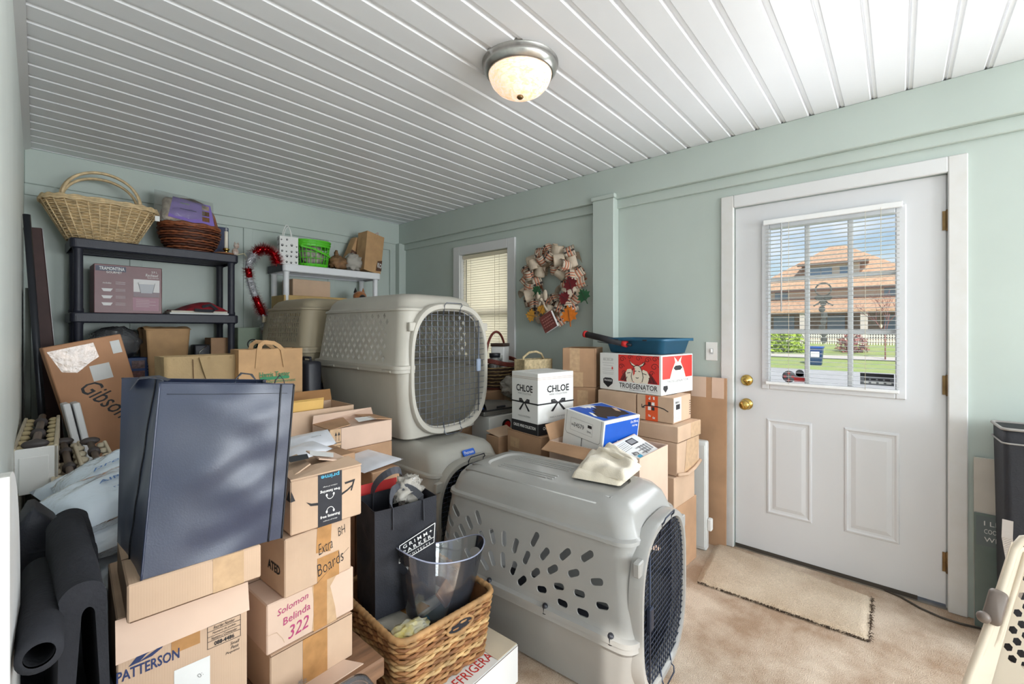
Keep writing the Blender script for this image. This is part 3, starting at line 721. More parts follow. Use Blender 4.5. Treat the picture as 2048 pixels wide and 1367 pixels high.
b.text('F', .89, .803, 'Small', .010, INK, .08, 0, 0, .3); b.text('F', .89, .790, 'Petit', .010, INK, .07, 0, 0, .3); b.text('F', .87, .777, 'Pequeno', .010, INK, .12, 0, 0, .3)
tape(b, 'F', .38, .845, .60, .93)
q = b.part('shipping_label', 'white shipping label'); b.rect('F', .40, .68, .68, .795, PAPER, .001, q); b.text('F', .6, .75, '0:', .014, INKG, None, 30, 0, 0, .0016, q)
W, D, H = b.w / 2, b.d / 2, b.h
flapq(b, [(-W - .002, -D - .003, H), (W, -D - .003, H), (W, -D - .020, H - .075), (-W - .002, -D - .020, H - .080)], CARDP, 'front flap folded down with shiny tape')
b.done('small tan carton with navy dental supply printing and a front flap hanging down')

b = Carton((.155, 1.144), -4, .238, .27, .746, .076, CARD)
tape(b, 'F', .60, .0, .85, 1, TAPEC)
b.line('F', [(.02, .02), (.98, .02)], .0015, SEAM); lid_seam(b)
b.done('shallow tan cardboard lid between the dark tote bag and the carton with navy printing')

b = Carton((.452, 1.235), 2, .236, .27, .342, .130, CARD)
tape(b, 'F', .36, 0, .66, 1); b.line('F', [(.0, .99), (1, .99)], .002, SEAM)
b.text('F', .35, .12, 'Mista', .12, INKG, .1, 0, 0, .4); b.line('F', [(.2, .02), (.42, .06)], .001, INKG)
flapq(b, [(-.10, -.136, .004), (.09, -.136, .004), (.12, -.19, .001), (-.12, -.19, .001)], CARDP, None, 'bottom_flap', .003)
b.done('plain tan carton at the bottom of the marked stack, standing on the wooden board')
b = Carton((.446, 1.242), 2, .249, .29, .473, .132, CARDP)
tape(b, 'F', .50, -.02, .66, 1.0); q = b.part('packing_tape', 'torn clear tape'); b.poly('F', [(.48, .02), (.78, -.02), (.76, .3), (.7, .8), (.79, 1.02), (.48, 1.0), (.51, .5)], TAPEC, .0004, q)
b.text('F', .27, .80, 'Solomon', .13, PINKINK, .34, 8, 0, .3); b.text('F', .31, .56, 'Belinda', .15, PINKINK, .30, 8, 0, .2); b.text('F', .33, .27, '322', .26, PINKINK, .24, 8, 0, .4)
b.line('F', [(.0, .40), (.1, .38), (.16, .2), (.18, .1)], .0015, CARD); lid_seam(b)
b.line('L', [(.1, .98), (.4, .9)], .001, SEAM)
b.done('pinkish carton with handwriting in magenta marker ending in 322')
b = Carton((.488, 1.235), 3, .196, .25, .606, .158, CARD)
tape(b, 'F', .46, -.0, .80, .45); q = b.part('packing_tape'); b.poly('F', [(.44, .56), (.66, .50), (.68, 1.0), (.46, 1.0)], TAPE, .0007, q); q2 = b.part('packing_tape', 'old crinkled tape on top'); b.rect('T', .42, 0, .68, .8, TAPEC, .0008, q2)
b.text('F', .58, .62, 'Extra', .20, INK, .22, 10, -.01, .3); b.text('F', .84, .80, 'BH', .16, INK, .13, 12, -.01, .3); b.text('F', .66, .28, 'Boards', .22, INK, .42, 12, -.01, .2); b.line('F', [(.46, .02), (.96, .42)], .0009, INK)
b.text('L', .75, .42, 'ATED', .16, INK, .30, 0, .03); lid_seam(b)
b.done('tan carton with black handwriting across strips of brown tape')
b = Carton((.505, 1.240), -3, .204, .20, .766, .148, CARD)
BT = b.part('printed_tape', 'dark printed tape with headphone marks'); u0, u1 = .36, .70
DKT = mat('dark_printed_tape', (42, 46, 56), .3, vary=.1, vscale=30)
b.rect('F', u0, .0, u1, 1, DKT, .0007, BT); b.rect('T', u0, 0, u1, .25, DKT, .0008, BT)
b.text('F', .53, .95, 'prime', .10, CYANINK, .26, 180, .02, 0, .0013, BT)
b.text('F', .53, .66, 'free listening', .07, WHITE, .28, 180, .02, 0, .0013, BT); b.text('F', .53, .75, 'millions of songs', .03, WHITE, .2, 180, 0, 0, .0013, BT)
b.text('F', .53, .17, 'free listening', .07, WHITE, .28, 0, .02, 0, .0013, BT); b.text('F', .53, .09, 'millions of songs', .03, WHITE, .2, 0, 0, 0, .0013, BT)
for cy, sg in ((.575, -1), (.265, 1)):
    P = [(.53 + .05 * math.cos(t), cy + sg * .075 * math.sin(t)) for t in [PI * k / 14 for k in range(15)]]
    b.line('F', P, .0018, WHITE, .0014, BT)
    for s in (-1, 1): b.poly('F', [(.53 + s * .05 + .014 * math.cos(k * PI / 4), cy - sg * .005 + .030 * math.sin(k * PI / 4)) for k in range(8)], WHITE, .0014, BT)
b.poly('F', [(.20, .55), (.27, .50), (.36, .48), (.36, .43), (.26, .455)], INK)
b.poly('F', [(.70, .545), (.78, .59), (.86, .66), (.85, .62), (.785, .555), (.70, .50)], INK); b.poly('F', [(.74, .74), (.90, .76), (.85, .54), (.83, .54), (.865, .715), (.75, .70)], INK)
b.poly('L', [(.85, .62), (1.0, .62), (.96, .84)], INK); b.poly('F', [(0, .62), (.06, .63), (.01, .82)], INK)
W, D, H = b.w / 2, b.d / 2, b.h
flapq(b, [(-W, -D, H + .001), (W, -D, H + .001), (W - .01, -.035, H + .014), (-W + .004, -.03, H + .006)], CARD, 'front top flap')
flapq(b, [(-W, -D + .02, H + .002), (-W, D, H + .002), (-.025, D - .03, H + .026), (-.03, -D + .05, H + .024)], CARD, 'raised side flap')
f3 = flapq(b, [(W, D, H + .002), (W, -D + .05, H + .002), (.0, -D + .06, H + .030), (.0, D - .04, H + .034)], CARDP, 'torn open flap with printed tape', 'flap')
q = b.part('printed_tape', 'torn dark tape on the open flap'); q.poly([(-.075, -.02, H + .030), (-.03, -.04, H + .036), (-.02, .0, H + .040), (-.07, .03, H + .034)], DKT); q.poly([(-.02, -.02, H + .039), (.04, -.045, H + .026), (.06, .0, H + .026), (.0, .03, H + .041)], PAPER)
b.done('opened delivery carton with dark headphone tape and a curved arrow, top of the marked stack')

# wooden board table under that stack
WOOD = mat('worn_brown_wood', (150, 112, 84), .6, vary=.25, vscale=6, stretch=(1, 8, 8), bump=.2, bscale=30)
t = empty('low_table', (.565, 1.37, 0), 0, 'low worn wooden table under the marked cartons', 'table')
q = MB(); q.box(-.185, .185, -.205, .205, .283, .340, WOOD, .006); q.build('tabletop', t)
for sx in (-1, 1):
    for sy in (-1, 1): q = MB(); q.box(sx * .15 - .018, sx * .15 + .018, sy * .17 - .018, sy * .17 + .018, 0, .283, WOOD, .003); q.build('leg', t)
CLEARP = film('clear_plastic', (214, 218, 226), .80, .08, .5)
SMOKE = film('smoky_plastic', (120, 122, 128), .45, .15, .5)
t = empty('plastic_tub', (.46, .96, 0), -4, 'grey translucent plastic storage tub in front of the low table', 'tub')
q = MB(); q.loft([[(x, y, z) for x, y in rr(a, b_, .03)] for a, b_, z in ((.125, .105, 0), (.145, .125, .38), (.158, .138, .38), (.158, .138, .392))], SMOKE, True, False); q.build('body', t)
q = MB(); q.loft([[(x, y, z) for x, y in rr(a, b_, .03)] for a, b_, z in ((.162, .142, .39), (.162, .142, .408), (.15, .13, .412), (.14, .12, .404), (.02, .02, .405))], SMOKE, False, True); q.build('lid', t)

# ---- soft bags
def bagloop(w, d, z, bulge, k, amp, seed, n=14):
    P = []
    hx, hy = w / 2, d / 2
    side = [((-hx, -hy), (hx, -hy)), ((hx, -hy), (hx, hy)), ((hx, hy), (-hx, hy)), ((-hx, hy), (-hx, -hy))]
    for si, (a, c) in enumerate(side):
        nx, ny = ((0, -1), (1, 0), (0, 1), (-1, 0))[si]
        for i in range(n):
            t = i / n; e = math.sin(PI * t); x = a[0] + (c[0] - a[0]) * t; y = a[1] + (c[1] - a[1]) * t
            f = (bulge if si % 2 == 0 else -bulge * .9) * e + amp * e * (noise.noise((x * 9 + seed, y * 9, z * 11 + seed)) + .5 * noise.noise((x * 24 + seed, y * 24, z * 30)))
            P.append((x + nx * f, y + ny * f, z))
    return P
def softbag(w, d, h, m, bulge=.01, amp=.012, seed=0, taper=0, rim=None, nz=18, th=.002, skew=(0, 0), droop=0, crease=None):
    mb = MB(); loops = []
    for k in range(nz + 1):
        t = k / nz; kk = 1 + taper * t
        L_ = bagloop(w * kk, d * kk, h * t, bulge * math.sin(PI * min(1, .15 + .85 * (1 - t))), k, amp, seed)
        L_ = [(x + skew[0] * t, y + skew[1] * t, z - droop * t * max(0, (x / w + .5))) for x, y, z in L_]; loops.append(L_)
    mb.loft(loops, m, True, False)
    inner = [[(x * .985, y * .985, z) for x, y, z in l] for l in loops[::-1]]
    mb.loft([loops[-1], inner[0]] + inner[1:-1] , m, False, True)
    return mb, loops

# big navy tote on the lid carton
t = empty('tote_bag', (.30, 1.26, .820), 0, 'big dark navy fabric tote bag standing on the shallow cardboard lid', 'bag')
O_ = Vector((.30, 1.26, .820)); CBm = [Vector(p) - O_ for p in ((.178, 1.150, .822), (.437, 1.126, .822), (.440, 1.375, .822), (.172, 1.40, .822))]
CTp = [Vector(p) - O_ for p in ((.216, 1.195, 1.212), (.470, 1.135, 1.190), (.452, 1.262, 1.192), (.173, 1.345, 1.214))]
n = 20
def tloop(t):
    c = [a.lerp(b_, t) for a, b_ in zip(CBm, CTp)]; P = []
    for si in range(4):
        a, b_ = c[si], c[(si + 1) % 4]; d = b_ - a; nn = Vector((d.y, -d.x, 0)).normalized()
        for i in range(n):
            s = i / n; e = math.sin(PI * s); p = a + d * s
            if si % 2 == 0: f = e * (.010 * math.sin(PI * min(1, 1.1 - t)) + .006 * math.sin(14 * t + 5 * s) * s + .007 * noise.noise((s * 3 + si, t * 5, 3.3)) + .003 * math.sin(34 * t - 9 * s) * s ** 2 * (1 - .4 * t))
            else: f = -e ** .7 * (.028 * t ** 1.5 + .003) + e * .004 * noise.noise((s * 4, t * 6, si))
            P.append(p + nn * f)
    return P
mb = MB(); lp = [tloop(k / 34) for k in range(35)]; mb.loft(lp, NAVY, True, False); mb.loft([[p + (Vector((0.012, 0, 0)) - p) .normalized() * .003 for p in l] for l in lp[:0:-1]], NAVY, False, True)
o = mb.build('body', t); o.data.set_sharp_from_angle(angle=math.radians(55))
PIPING = mat('black_piping', (24, 26, 34), .5)
for c in (0, n):
    q = MB(); q.tube([l[c] + Vector((-.0005 if c == 0 else .0005, -.001, 0)) for l in lp], .0022, NAVY if c == 0 else PIPING, 6); q.build('edge_binding', t)
q = MB(); q.tube([l[n - 2] + Vector((-.002, -.0012, 0)) for i, l in enumerate(lp)], .0020, PIPING, 6); q.build('edge_binding', t)
q = MB(); q.tube([l[n * 3 + n // 2] + Vector((-.0012, 0, 0)) for l in lp], .0016, PIPING, 6); q.build('gusset_crease', t)
q = MB(); q.tube([p + Vector((0, 0, .001)) for p in lp[-1]], .0016, NAVY, 5, True); q.build('top_hem', t)
q = MB(); q.tube([p + Vector((0, -.0012, 0)) for p in lp[32][1:n]], .0006, PIPING, 4); q.build('stitch_line', t)
for k, (P, m) in enumerate((([(.085, .03, .352), (.09, .035, .378), (.105, .04, .392), (.125, .03, .388), (.135, .02, .37), (.14, .01, .33)], STRAP), ([(.135, -.085, .35), (.14, -.09, .38), (.15, -.092, .392), (.158, -.095, .38), (.16, -.1, .36)], PIPING), ([(-.115, .06, .37), (-.10, .055, .395), (-.07, .04, .398), (-.05, .03, .388)], STRAP))):
    q = MB(); q.strip(P, .022 if k != 1 else .008, m, (.3, 1, .1), .002); q.build('handle', t)

# black printed tote in the seagrass basket
t = empty('tote_bag', (.962, 1.418, .325), -9, 'black fabric tote bag with white framed architect lettering, standing in the woven basket', 'bag')
mb, lp = softbag(.235, .165, .375, BLACKF, .008, .012, 8.4, .03, nz=22)
mb.build('body', t).data.set_sharp_from_angle(angle=math.radians(50))
q = MB(); T0 = Matrix.Translation((.034, -.098, .222)) @ Matrix.Rotation(PI / 2, 4, 'X') @ Matrix.Diagonal((1.22, 1.22, 1, 1))
def fl(P, wd):
    P = [Vector((x, y, 0)) for x, y in P]
    for a, c in zip(P, P[1:]):
        dd = (c - a); qn = Vector((-dd.y, dd.x, 0)).normalized() * wd / 2; q.poly([a - qn, c - qn, c + qn, a + qn], WHITE, T0)
fl([(-.058, -.038), (-.056, .012), (.06, .046), (.056, -.012), (-.058, -.038)], .0022); fl([(-.057, -.0215), (.056, .0045)], .0016)
R12 = Matrix.Rotation(math.radians(13), 4, 'Z')
q.text('G R I M M +', T0 @ Matrix.Translation((.002, .0155, 0)) @ R12, .0105, WHITE, .098, .01); q.text('P A R K E R', T0 @ Matrix.Translation((.001, -.0005, 0)) @ R12, .0100, WHITE, .094, .01); q.text('A R C H I T E C T S', T0 @ Matrix.Translation((-.002, -.0195, 0)) @ R12, .0062, WHITE, .092, .01)
q.build('printed_logo', t)
for y, s, up in ((-.086, 1, .0), (.086, -1, .09)):
    q = MB(); P = []
    for k in range(15):
        a = PI * k / 14; P.append((-.06 * math.cos(a) - .0, y + s * (.02 + .05 * math.sin(a)) * math.sin(a), .372 + .055 * math.sin(a) + (up - .02) * math.sin(a) * .6))
    q.strip([(-.06, y - s * .003, .30)] + P + [(.06, y - s * .003, .30)], .026, STRAP, (0, .5, 1), .002); q.build('handle', t)
q = MB(); q.box(-.11, .06, .0, .006, .20, .415, REDINK); o = q.build('folder', None, (.962, 1.44, .325)); o.rotation_euler = (math.radians(-14), 0, math.radians(-9)); tag(o, 'red paper folder sticking out of the black lettered tote', 'folder')
CLING = film('crumpled_clear_film', (212, 206, 196), .45, .12, .5, .6, 20)
def blob(mb, c, r, m, seed, sc=(1, 1, 1), amp=.35, n=18, f=3):
    c = Vector(c); loops = []
    for i in range(1, n):
        a = PI * i / n - PI / 2; l = []
        for j in range(n + 6):
            d = Vector((math.cos(a) * math.cos(2 * PI * j / (n + 6)), math.cos(a) * math.sin(2 * PI * j / (n + 6)), math.sin(a)))
            k = 1 + amp * noise.noise(d * f + Vector((seed, seed * 1.7, 0))) + amp * .5 * noise.noise(d * f * 2.6 + Vector((seed, 3, 0)))
            l.append(c + Vector((d.x * sc[0], d.y * sc[1], d.z * sc[2])) * r * k)
        loops.append(l)
    mb.loft(loops, m, True, True)
q = MB(); blob(q, (0, 0, 0), .06, CLING, 2.2, (1, .7, .9), .6); o = q.build('plastic_bag', None, (1.005, 1.415, .71)); tag(o, 'crumpled clear plastic bag in the top of the black lettered tote', 'plastic bag')

# ---- cartons and mailers in the middle
b = Carton((.995, 2.005), -1, .333, .20, .0, .742, CARDD)
tape(b, 'L', .4, .5, .6, 1); lid_seam(b); b.done('plain brown carton under the pinkish carton with arrows')
b = Carton((.995, 2.005), -1, .333, .19, .744, .108, CARDP)
q = b.part('orientation_mark'); 
for u in (.085, .13): b.line('F', [(u, .48), (u, .82)], .0022, INK, .001, q); b.poly('F', [(u - .018, .72), (u + .018, .72), (u, .88)], INK, .001, q)
b.line('F', [(.06, .40), (.16, .40)], .003, INK, .001, q); b.line('F', [(.06, .08), (.06, .26), (.155, .26), (.155, .08)], .0022, INK, .001, q)
b.line('F', [(.165, .0), (.165, 1)], .001, SEAM); tape(b, 'F', .0, .0, .16, 1, TAPEC)
W, D, H = b.w / 2, b.d / 2, b.h
flapq(b, [(-W, D, H), (W, D, H), (W - .03, D - .03, H + .05), (-W + .0, D - .01, H + .045)], CARDP, 'back flap standing up')
flapq(b, [(W, -D, H + .001), (W, D, H + .001), (.04, D - .04, H + .022), (.08, -D + .02, H + .012)], CARDD, 'torn side flap')
flapq(b, [(-W, -D, H + .002), (-W, D, H + .002), (-.02, D - .03, H + .018), (-.06, -D + .01, H + .010)], CARDD, 'half open side flap')
q = b.part('torn_label', 'torn white label'); q.poly([(-.01, -D + .02, H + .012), (.09, -D + .015, H + .014), (.08, -.02, H + .02), (.0, -.01, H + .022)], PAPER)
b.done('pinkish carton with two up arrows and torn open flaps')
MAILW = mat('white_poly_mailer', (226, 228, 236), .3, vary=.05, vscale=12, bump=.3, bscale=25)
def pillow(mb, w, d, h, m, seed=0, T=None, amp=.25):
    for s in (1, -1):
        mb.grid(lambda u, v: ((u - .5) * w, (v - .5) * d, s * h / 2 * (max(0, 16 * u * (1 - u) * v * (1 - v)) ** .45) * (1 + amp * noise.noise((u * 5 + seed, v * 5, s + seed)))), 16, 14, m, T)
for (px, py, t_, w_, d_, rz, rx, lab) in ((612, 884, 1.78, .20, .15, -14, 12, 'white padded mailer leaning beside the pinkish carton with arrows'), (604, 903, 1.66, .17, .14, 6, 4, 'bluish white mailer below the padded one')):
    q = MB(); pillow(q, w_, d_, .03, MAILW, rz); p = at(px, py, t_)
    if t_ > 1.7: q.text('mailing', Matrix.Translation((.04, 0, .0165)), .012, INKG)
    o = q.build('padded_mailer', None, p); o.rotation_euler = (math.radians(rx), math.radians(-6), math.radians(rz)); tag(o, lab, 'mailer')
# a carton that carries those mailers
b = Carton((.74, 1.74), 2, .24, .24, 0, .80, CARDD); lid_seam(b); b.done('plain carton hidden below the white mailers, behind the delivery carton')
q = MB(); q.box(-.13, .13, -.10, .10, 0, .006, PAPER, .002); q.box(-.10, .12, -.09, .08, .006, .010, PAPER, .001)
b = Carton((.985, 1.625), -1, .13, .35, 0, .735, CARDD); lid_seam(b)
W, D, H = b.w / 2, b.d / 2, b.h
b.done('plain carton beneath the flat white envelope, behind the black lettered tote')
q = MB(); pillow(q, .20, .26, .020, MAILW, 5); o = q.build('envelope', None, (1.045, 1.77, .747)); tag(o, 'flat white envelope sticking out under the pinkish carton with arrows', 'envelope')
o.rotation_euler = (0, math.radians(-3), math.radians(4))
b = Carton((.70, 2.24), -1, .54, .26, 0, .915, CARD, True, fl=.72)
W, D, H = b.w / 2, b.d / 2, b.h
flapq(b, [(-W, D, H), (W, D, H), (W, D + .02, H + .06), (-W, D + .015, H + .06)], CARDIN, 'back flap')
b.done('open tall carton with yellow envelopes behind the pinkish carton')
MANILA = mat('manila_paper', (232, 188, 108), .5, vary=.08, vscale=6)
for k in range(3):
    q = MB(); q.box(-.16, .16, -.002, .002, 0, .235, MANILA, .001); o = q.build('manila_envelope', None, (.93 + k * .012, 2.30 + k * .018, .727)); o.rotation_euler = (math.radians(8 - k), 0, math.radians(-1 + k)); tag(o, 'yellow manila envelope standing in the open carton, %s' % ('frontmost of three', 'second of three', 'rearmost of three')[k], 'envelope', 'manila envelopes in the open carton')

# big paper grocery bag and tan cloth tote on a carton behind
b = Carton((.46, 2.56), 0, .74, .36, 0, .785, CARDD); lid_seam(b); b.done('wide brown carton under the paper grocery bag and the tan cloth tote')
t = empty('paper_bag', (.952, 2.64, .787), 0, 'brown paper grocery bag with folded paper handle and green printing', 'paper bag')
mb, lp = softbag(.325, .13, .43, KRAFT, .002, .004, 5.5, 0, nz=10)
mb.build('body', t).data.set_sharp_from_angle(angle=math.radians(40))
q = MB(); T0 = Matrix.Translation((0, -.0745, 0)) @ Matrix.Rotation(PI / 2, 4, 'X')
q.text('Harris Teeter', T0 @ Matrix.Translation((.012, .292, 0)), .030, GREENINK, .155, .012); q.text('Helping Our Environment', T0 @ Matrix.Translation((.012, .252, 0)), .022, GREENINK, .215, .006)
q.loft([[(x + .012, y + .272, -.0003) for x, y in rr(.075, .006, .005)], [(x + .012, y + .272, .0003) for x, y in rr(.075, .008, .007)]], GREENINK, True, True, False, T0)
for k in range(3): q.lathe([(.016, 0), (.022, .0), (.022, .0004), (.016, .0004)], GREENINK, 14, T0 @ Matrix.Translation((-.05 + k * .06, .215, 0)))
q.build('printed_logo', t)
for y, s in ((-.066, -1), (.060, -1)):
    q = MB(); q.strip([(-.075, y + s * .006, .33), (-.068, y + s * .006, .425), (-.058, y - s * .004, .452), (-.035, y - s * .008, .468), (.012, y - s * .008, .462), (.036, y - s * .003, .445), (.052, y + s * .006, .425), (.068, y + s * .006, .33)], .022, KRAFT, lambda i: (1, 0, .4) if i < 3 or i > 4 else (0, .2, 1), .002); q.build('handle', t)
TANF = mat('tan_canvas', (176, 150, 110), .8, vary=.12, vscale=8, bump=.3, bscale=120)
t = empty('tote_bag', (.655, 2.70, .787), 4, 'sagging tan canvas tote beside the paper grocery bag', 'bag')
mb, lp = softbag(.33, .14, .405, TANF, .006, .016, 1.3, .05, nz=14, skew=(0, 0))
mb.build('body', t)
for x in (-.02, ):
    q = MB(); q.strip([(-.02, -.085, .40), (-.005, -.095, .33), (.02, -.095, .25), (.045, -.093, .16)], .028, TANF, (1, 0, .2), .003); q.strip([(-.06, -.083, .39), (-.06, -.092, .30), (-.06, -.092, .16)], .003, SEAM, (1, 0, 0), .002); q.build('handle', t)
q = MB(); T0 = Matrix.Translation((.10, -.092, .19)) @ Matrix.Rotation(PI / 2, 4, 'X'); q.text('occ', T0, .018, INK, .045, .02); q.build('printed_logo', t)

# ---- seagrass basket on the white refrigerate carton
b = Carton((.868, 1.065), 2, .40, .46, 0, .140, WHITE)
b.text('T', .54, .10, 'REFRIGERATE', .085, REDINK, .62, 0, .0)
b.line('F', [(0, .99), (1, .99)], .002, SEAM)
q = flapq(b, [(.09, -.225, .1415), (.197, -.225, .1415), (.197, -.05, .1415), (.09, -.05, .1415)], mat('cream_card', (222, 208, 184), .6, vary=.05), 'cream flap', 'flap', .002)
b.done('white cardboard carton with red lettering under the woven basket', 'cardboard_box')
SG = [mat('seagrass_%d' % k, c, .7, vary=.25, vscale=25, bump=.3, bscale=60) for k, c in enumerate(((176, 124, 76), (198, 152, 100), (150, 100, 60), (222, 184, 128)))]
def weave(mb, loopf, rows, m, r=.006, amp=.004, n=70, flat=1, ph=None, seg=5, jit=.25, skip=None):
    """horizontal strands going in and out round the stakes; loopf(t) gives the outline at height fraction t with its z"""
    for k in range(rows):
        t = (k + .5) / rows; P, z = loopf(t); P = resample(P, n); Q = []
        for i, (x, y) in enumerate(P):
            d = math.hypot(x, y) or 1; s = amp * math.sin(i * PI / 2 + (PI if k % 2 else 0) + .8)
            if skip and skip(x, y, z): continue
            Q.append((x * (1 + s / d), y * (1 + s / d), z + rnd.uniform(-jit, jit) * r))
        mm = m[k % len(m)] if not callable(m) else m(k)
        mb.tube(Q, r, mm, seg, skip is None, True, None, flat)
t = empty('basket', (1.0, 1.352, .1415), -3.5, 'rectangular woven seagrass basket with oval hand holes, on the white carton', 'basket')
def lf(k): return rr(.182 + .020 * k, .200 + .022 * k, .05, 8), .218 * k
q = MB()
weave(q, lambda k: lf(k), 22, lambda k: SG[(0, 2, 1, 0, 2, 3, 3, 1, 0, 2, 1, 0, 3, 3, 1, 0, 2, 0, 1, 2, 1, 0)[k]], .0070, .0052, 96, .8, skip=None)
l0 = [[(x * .95, y * .95, z) for x, y in rr(.182 + .02 * k, .2 + .022 * k, .05, 8)] for k, z in ((0, .004), (.5, .11), (1, .214))]; q.loft(l0, SG[2], True, False)
q.build('woven_body', t)
q = MB(); P = resample(lf(1)[0], 200)
Q = [(x, y, .221 + .0012 * math.sin(i * 2.1)) for i, (x, y) in enumerate(P)]; q.tube(Q, [.0102 + .0016 * math.sin(i * PI * .66) for i in range(200)], SG[1], 8, True); q.build('rim', t)
for sy in (-1, 1):
    q = MB(); yy = sy * .2225
    for xs in [[(.055 * math.cos(a) + .03, .022 * math.sin(a) + .178) for a in [2 * PI * k / 24 for k in range(24)]]]:
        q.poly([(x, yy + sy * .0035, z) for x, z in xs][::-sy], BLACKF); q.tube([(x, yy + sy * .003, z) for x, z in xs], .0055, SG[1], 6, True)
    q.build('hand_hold', t)
for k in range(5):
    q = MB(); cols = [mat('magazine_cover_%d' % k, c, .35, vary=.3, vscale=9) for c in [((70, 96, 84), (206, 206, 196), (60, 56, 58), (128, 150, 150), (222, 218, 206))[k]]]
    q.box(-.14, .14, -.10, .10, 0, .014, cols[0], .001); q.box(-.05, .03, -.09, -.02, .014, .0146, (PAPER, GREENINK, PAPER, CYANINK, TAPE)[k])
    o = q.build('magazine', None, (.98 + .012 * (k % 2), 1.30 + .02 * k, .2 + .0245 * k)); o.rotation_euler = (0, 0, math.radians((4, -8, 12, -14, 7)[k])); tag(o, 'magazine in the pile inside the woven basket, %s' % ('at the very bottom', 'second from the bottom', 'in the middle', 'second from the top with a blue patch', 'on top with a tan patch')[k], 'magazine', 'magazines in the woven basket')
q = MB(); blob(q, (0, 0, 0), .05, mat('white_yellow_wrapper', (228, 226, 210), .3, vary=.25, vscale=30, col2=(226, 206, 96)), 6.1, (1.3, .8, .35), .5); tag(q.build('snack_wrapper', None, (.872, 1.215, .335)), 'crumpled white and yellow wrapper in the near corner of the woven basket', 'wrapper')
# clear party tub
t = empty('drinks_tub', (1.03, 1.262, .270), -6, 'clear oval plastic ice tub with two hand holes, tilted in the woven basket', 'ice tub')
t.rotation_euler = (math.radians(-8), math.radians(8), math.radians(-12))
TUB = film('tub_plastic', (206, 212, 232), .955, .05, .7)
q = MB(); n = 56
def tl(k, i):
    a = 2 * PI * i / n; c, s = math.cos(a), math.sin(a); A_ = .108 + .066 * k ** .8; B_ = .076 + .046 * k ** .8
    return (A_ * c, B_ * s, .012 + k * (.215 + .038 * abs(c) ** 3))
q.loft([[tl(k / 12, i) for i in range(n)] for k in range(13)], TUB, True, False); tb = q.build('tub_wall', t)
cut = MB()
for s in (-1, 1): cut.loft([[(x0, .040 * math.cos(a), .202 + .020 * math.sin(a)) for a in [2 * PI * k / 20 for k in range(20)]] for x0 in (s * .10, s * .22)], TUB, True, True)
carve(tb, cut, .002)
q = MB(); q.tube([tl(1, i) for i in range(n)], .0028, film('tub_rim_plastic', (200, 206, 236), .5, .08, .8), 6, True); q.build('rim', t)
q = MB(); q.box(-.05, .045, -.03, .03, 0, .012, mat('brown_catalogue', (150, 112, 84), .5, vary=.4, vscale=20), .002); o = q.build('booklet', None, (1.07, 1.27, .345)); o.rotation_euler = (math.radians(50), 0, math.radians(30)); tag(o, 'small brown booklet lying inside the clear ice tub', 'booklet')

# ---- folded towel on the grey kennel
TOWEL = mat('cream_towel', (232, 221, 200), .95, vary=.08, vscale=14, bump=.6, bscale=240, sheen=.3)
t = empty('towel', (1.70, .855, .700), 0, 'folded cream towel lying on top of the grey kennel', 'towel')
def fold(mb, P, th, seed, wob=.006):
    P = [Vector(p) for p in P]
    def top(u, v): 
        p = P[0].lerp(P[1], u).lerp(P[3].lerp(P[2], u), v); e = min(1, 9 * min(u, 1 - u, v, 1 - v)) ** .5
        return p + Vector((0, 0, th * e + wob * e * (noise.noise((u * 4 + seed, v * 4, seed)) + .8 * math.sin(v * 9 + u * 3 + seed) * .5)))
    mb.grid(top, 26, 22, TOWEL); mb.grid(lambda u, v: P[0].lerp(P[1], u).lerp(P[3].lerp(P[2], u), v), 1, 1, TOWEL)
cA = lambda px, py, z: az(px, py, z) - Vector((1.70, .855, .70))
q = MB(); fold(q, [cA(1143, 954, .702), cA(1240, 972, .702), cA(1281, 938, .702), cA(1180, 903, .702)], .030, 1.1, .010); q.build('lower_fold', t)
q = MB(); fold(q, [cA(1158, 938, .726), cA(1250, 962, .724), cA(1283, 932, .722), cA(1196, 896, .728)], .022, 4.4, .014); q.build('upper_fold', t)
q = MB(); fold(q, [cA(1200, 902, .748), cA(1268, 930, .738), cA(1276, 922, .742), cA(1218, 884, .765)], .016, 7.7, .008); q.build('end_fold', t)
# ------------------------------------------------------------------ cartons by the door wall
b = Carton((1.94, .91), 0, .335, .52, 0, .722, CARDP, True, fl=.52)
W, D, H = b.w / 2, b.d / 2, b.h
flapq(b, [(-W, D, H - .003), (-W, -D + .16, H - .003), (-W - .10, -D + .17, H - .03), (-W - .11, D - .03, H - .02)], CARDD, 'long side flap folded out')
flapq(b, [(-W, D - .002, H), (W, D - .002, H), (W, D + .03, H + .09), (-W, D + .03, H + .08)], CARDD, 'back flap')
b.done('open topped pinkish carton behind the grey kennel holding the blue wine carton')
b = Carton((1.968, 1.135), -9, .305, .27, .628, .252, WHITE, tilt=(7, 0))
b.rect('F', .03, .02, .97, .94, BLUEP, .0008)
b.poly('F', [(.25, .30), (.40, .56), (.55, .30), (.49, .30), (.45, .36), (.40, .30), (.35, .36), (.31, .30)], WHITE, .0014)
b.text('F', .84, .88, '12 x 750 mL', .055, WHITE, .22, 0, .02); b.text('F', .86, .79, '16.2 kg', .05, WHITE, .15, 0, .02)
b.rect('T', .04, .05, .96, .95, BLUEP, .0008); b.poly('T', [(.30, .93), (.36, .78), (.40, .84), (.44, .74), (.50, .82), (.56, .70), (.60, .80), (.68, .76), (.66, .86), (.58, .92)], WHITE, .0012)
b.poly('T', [(.14, .30), (.22, .50), (.28, .48), (.36, .66), (.41, .60), (.47, .74), (.53, .68), (.60, .84), (.72, .80), (.88, .58), (.90, .30), (.84, .12), (.6, .14), (.44, .09), (.30, .15), (.2, .12)], mat('torn_hole_dark', (52, 36, 26), .9), .0016)
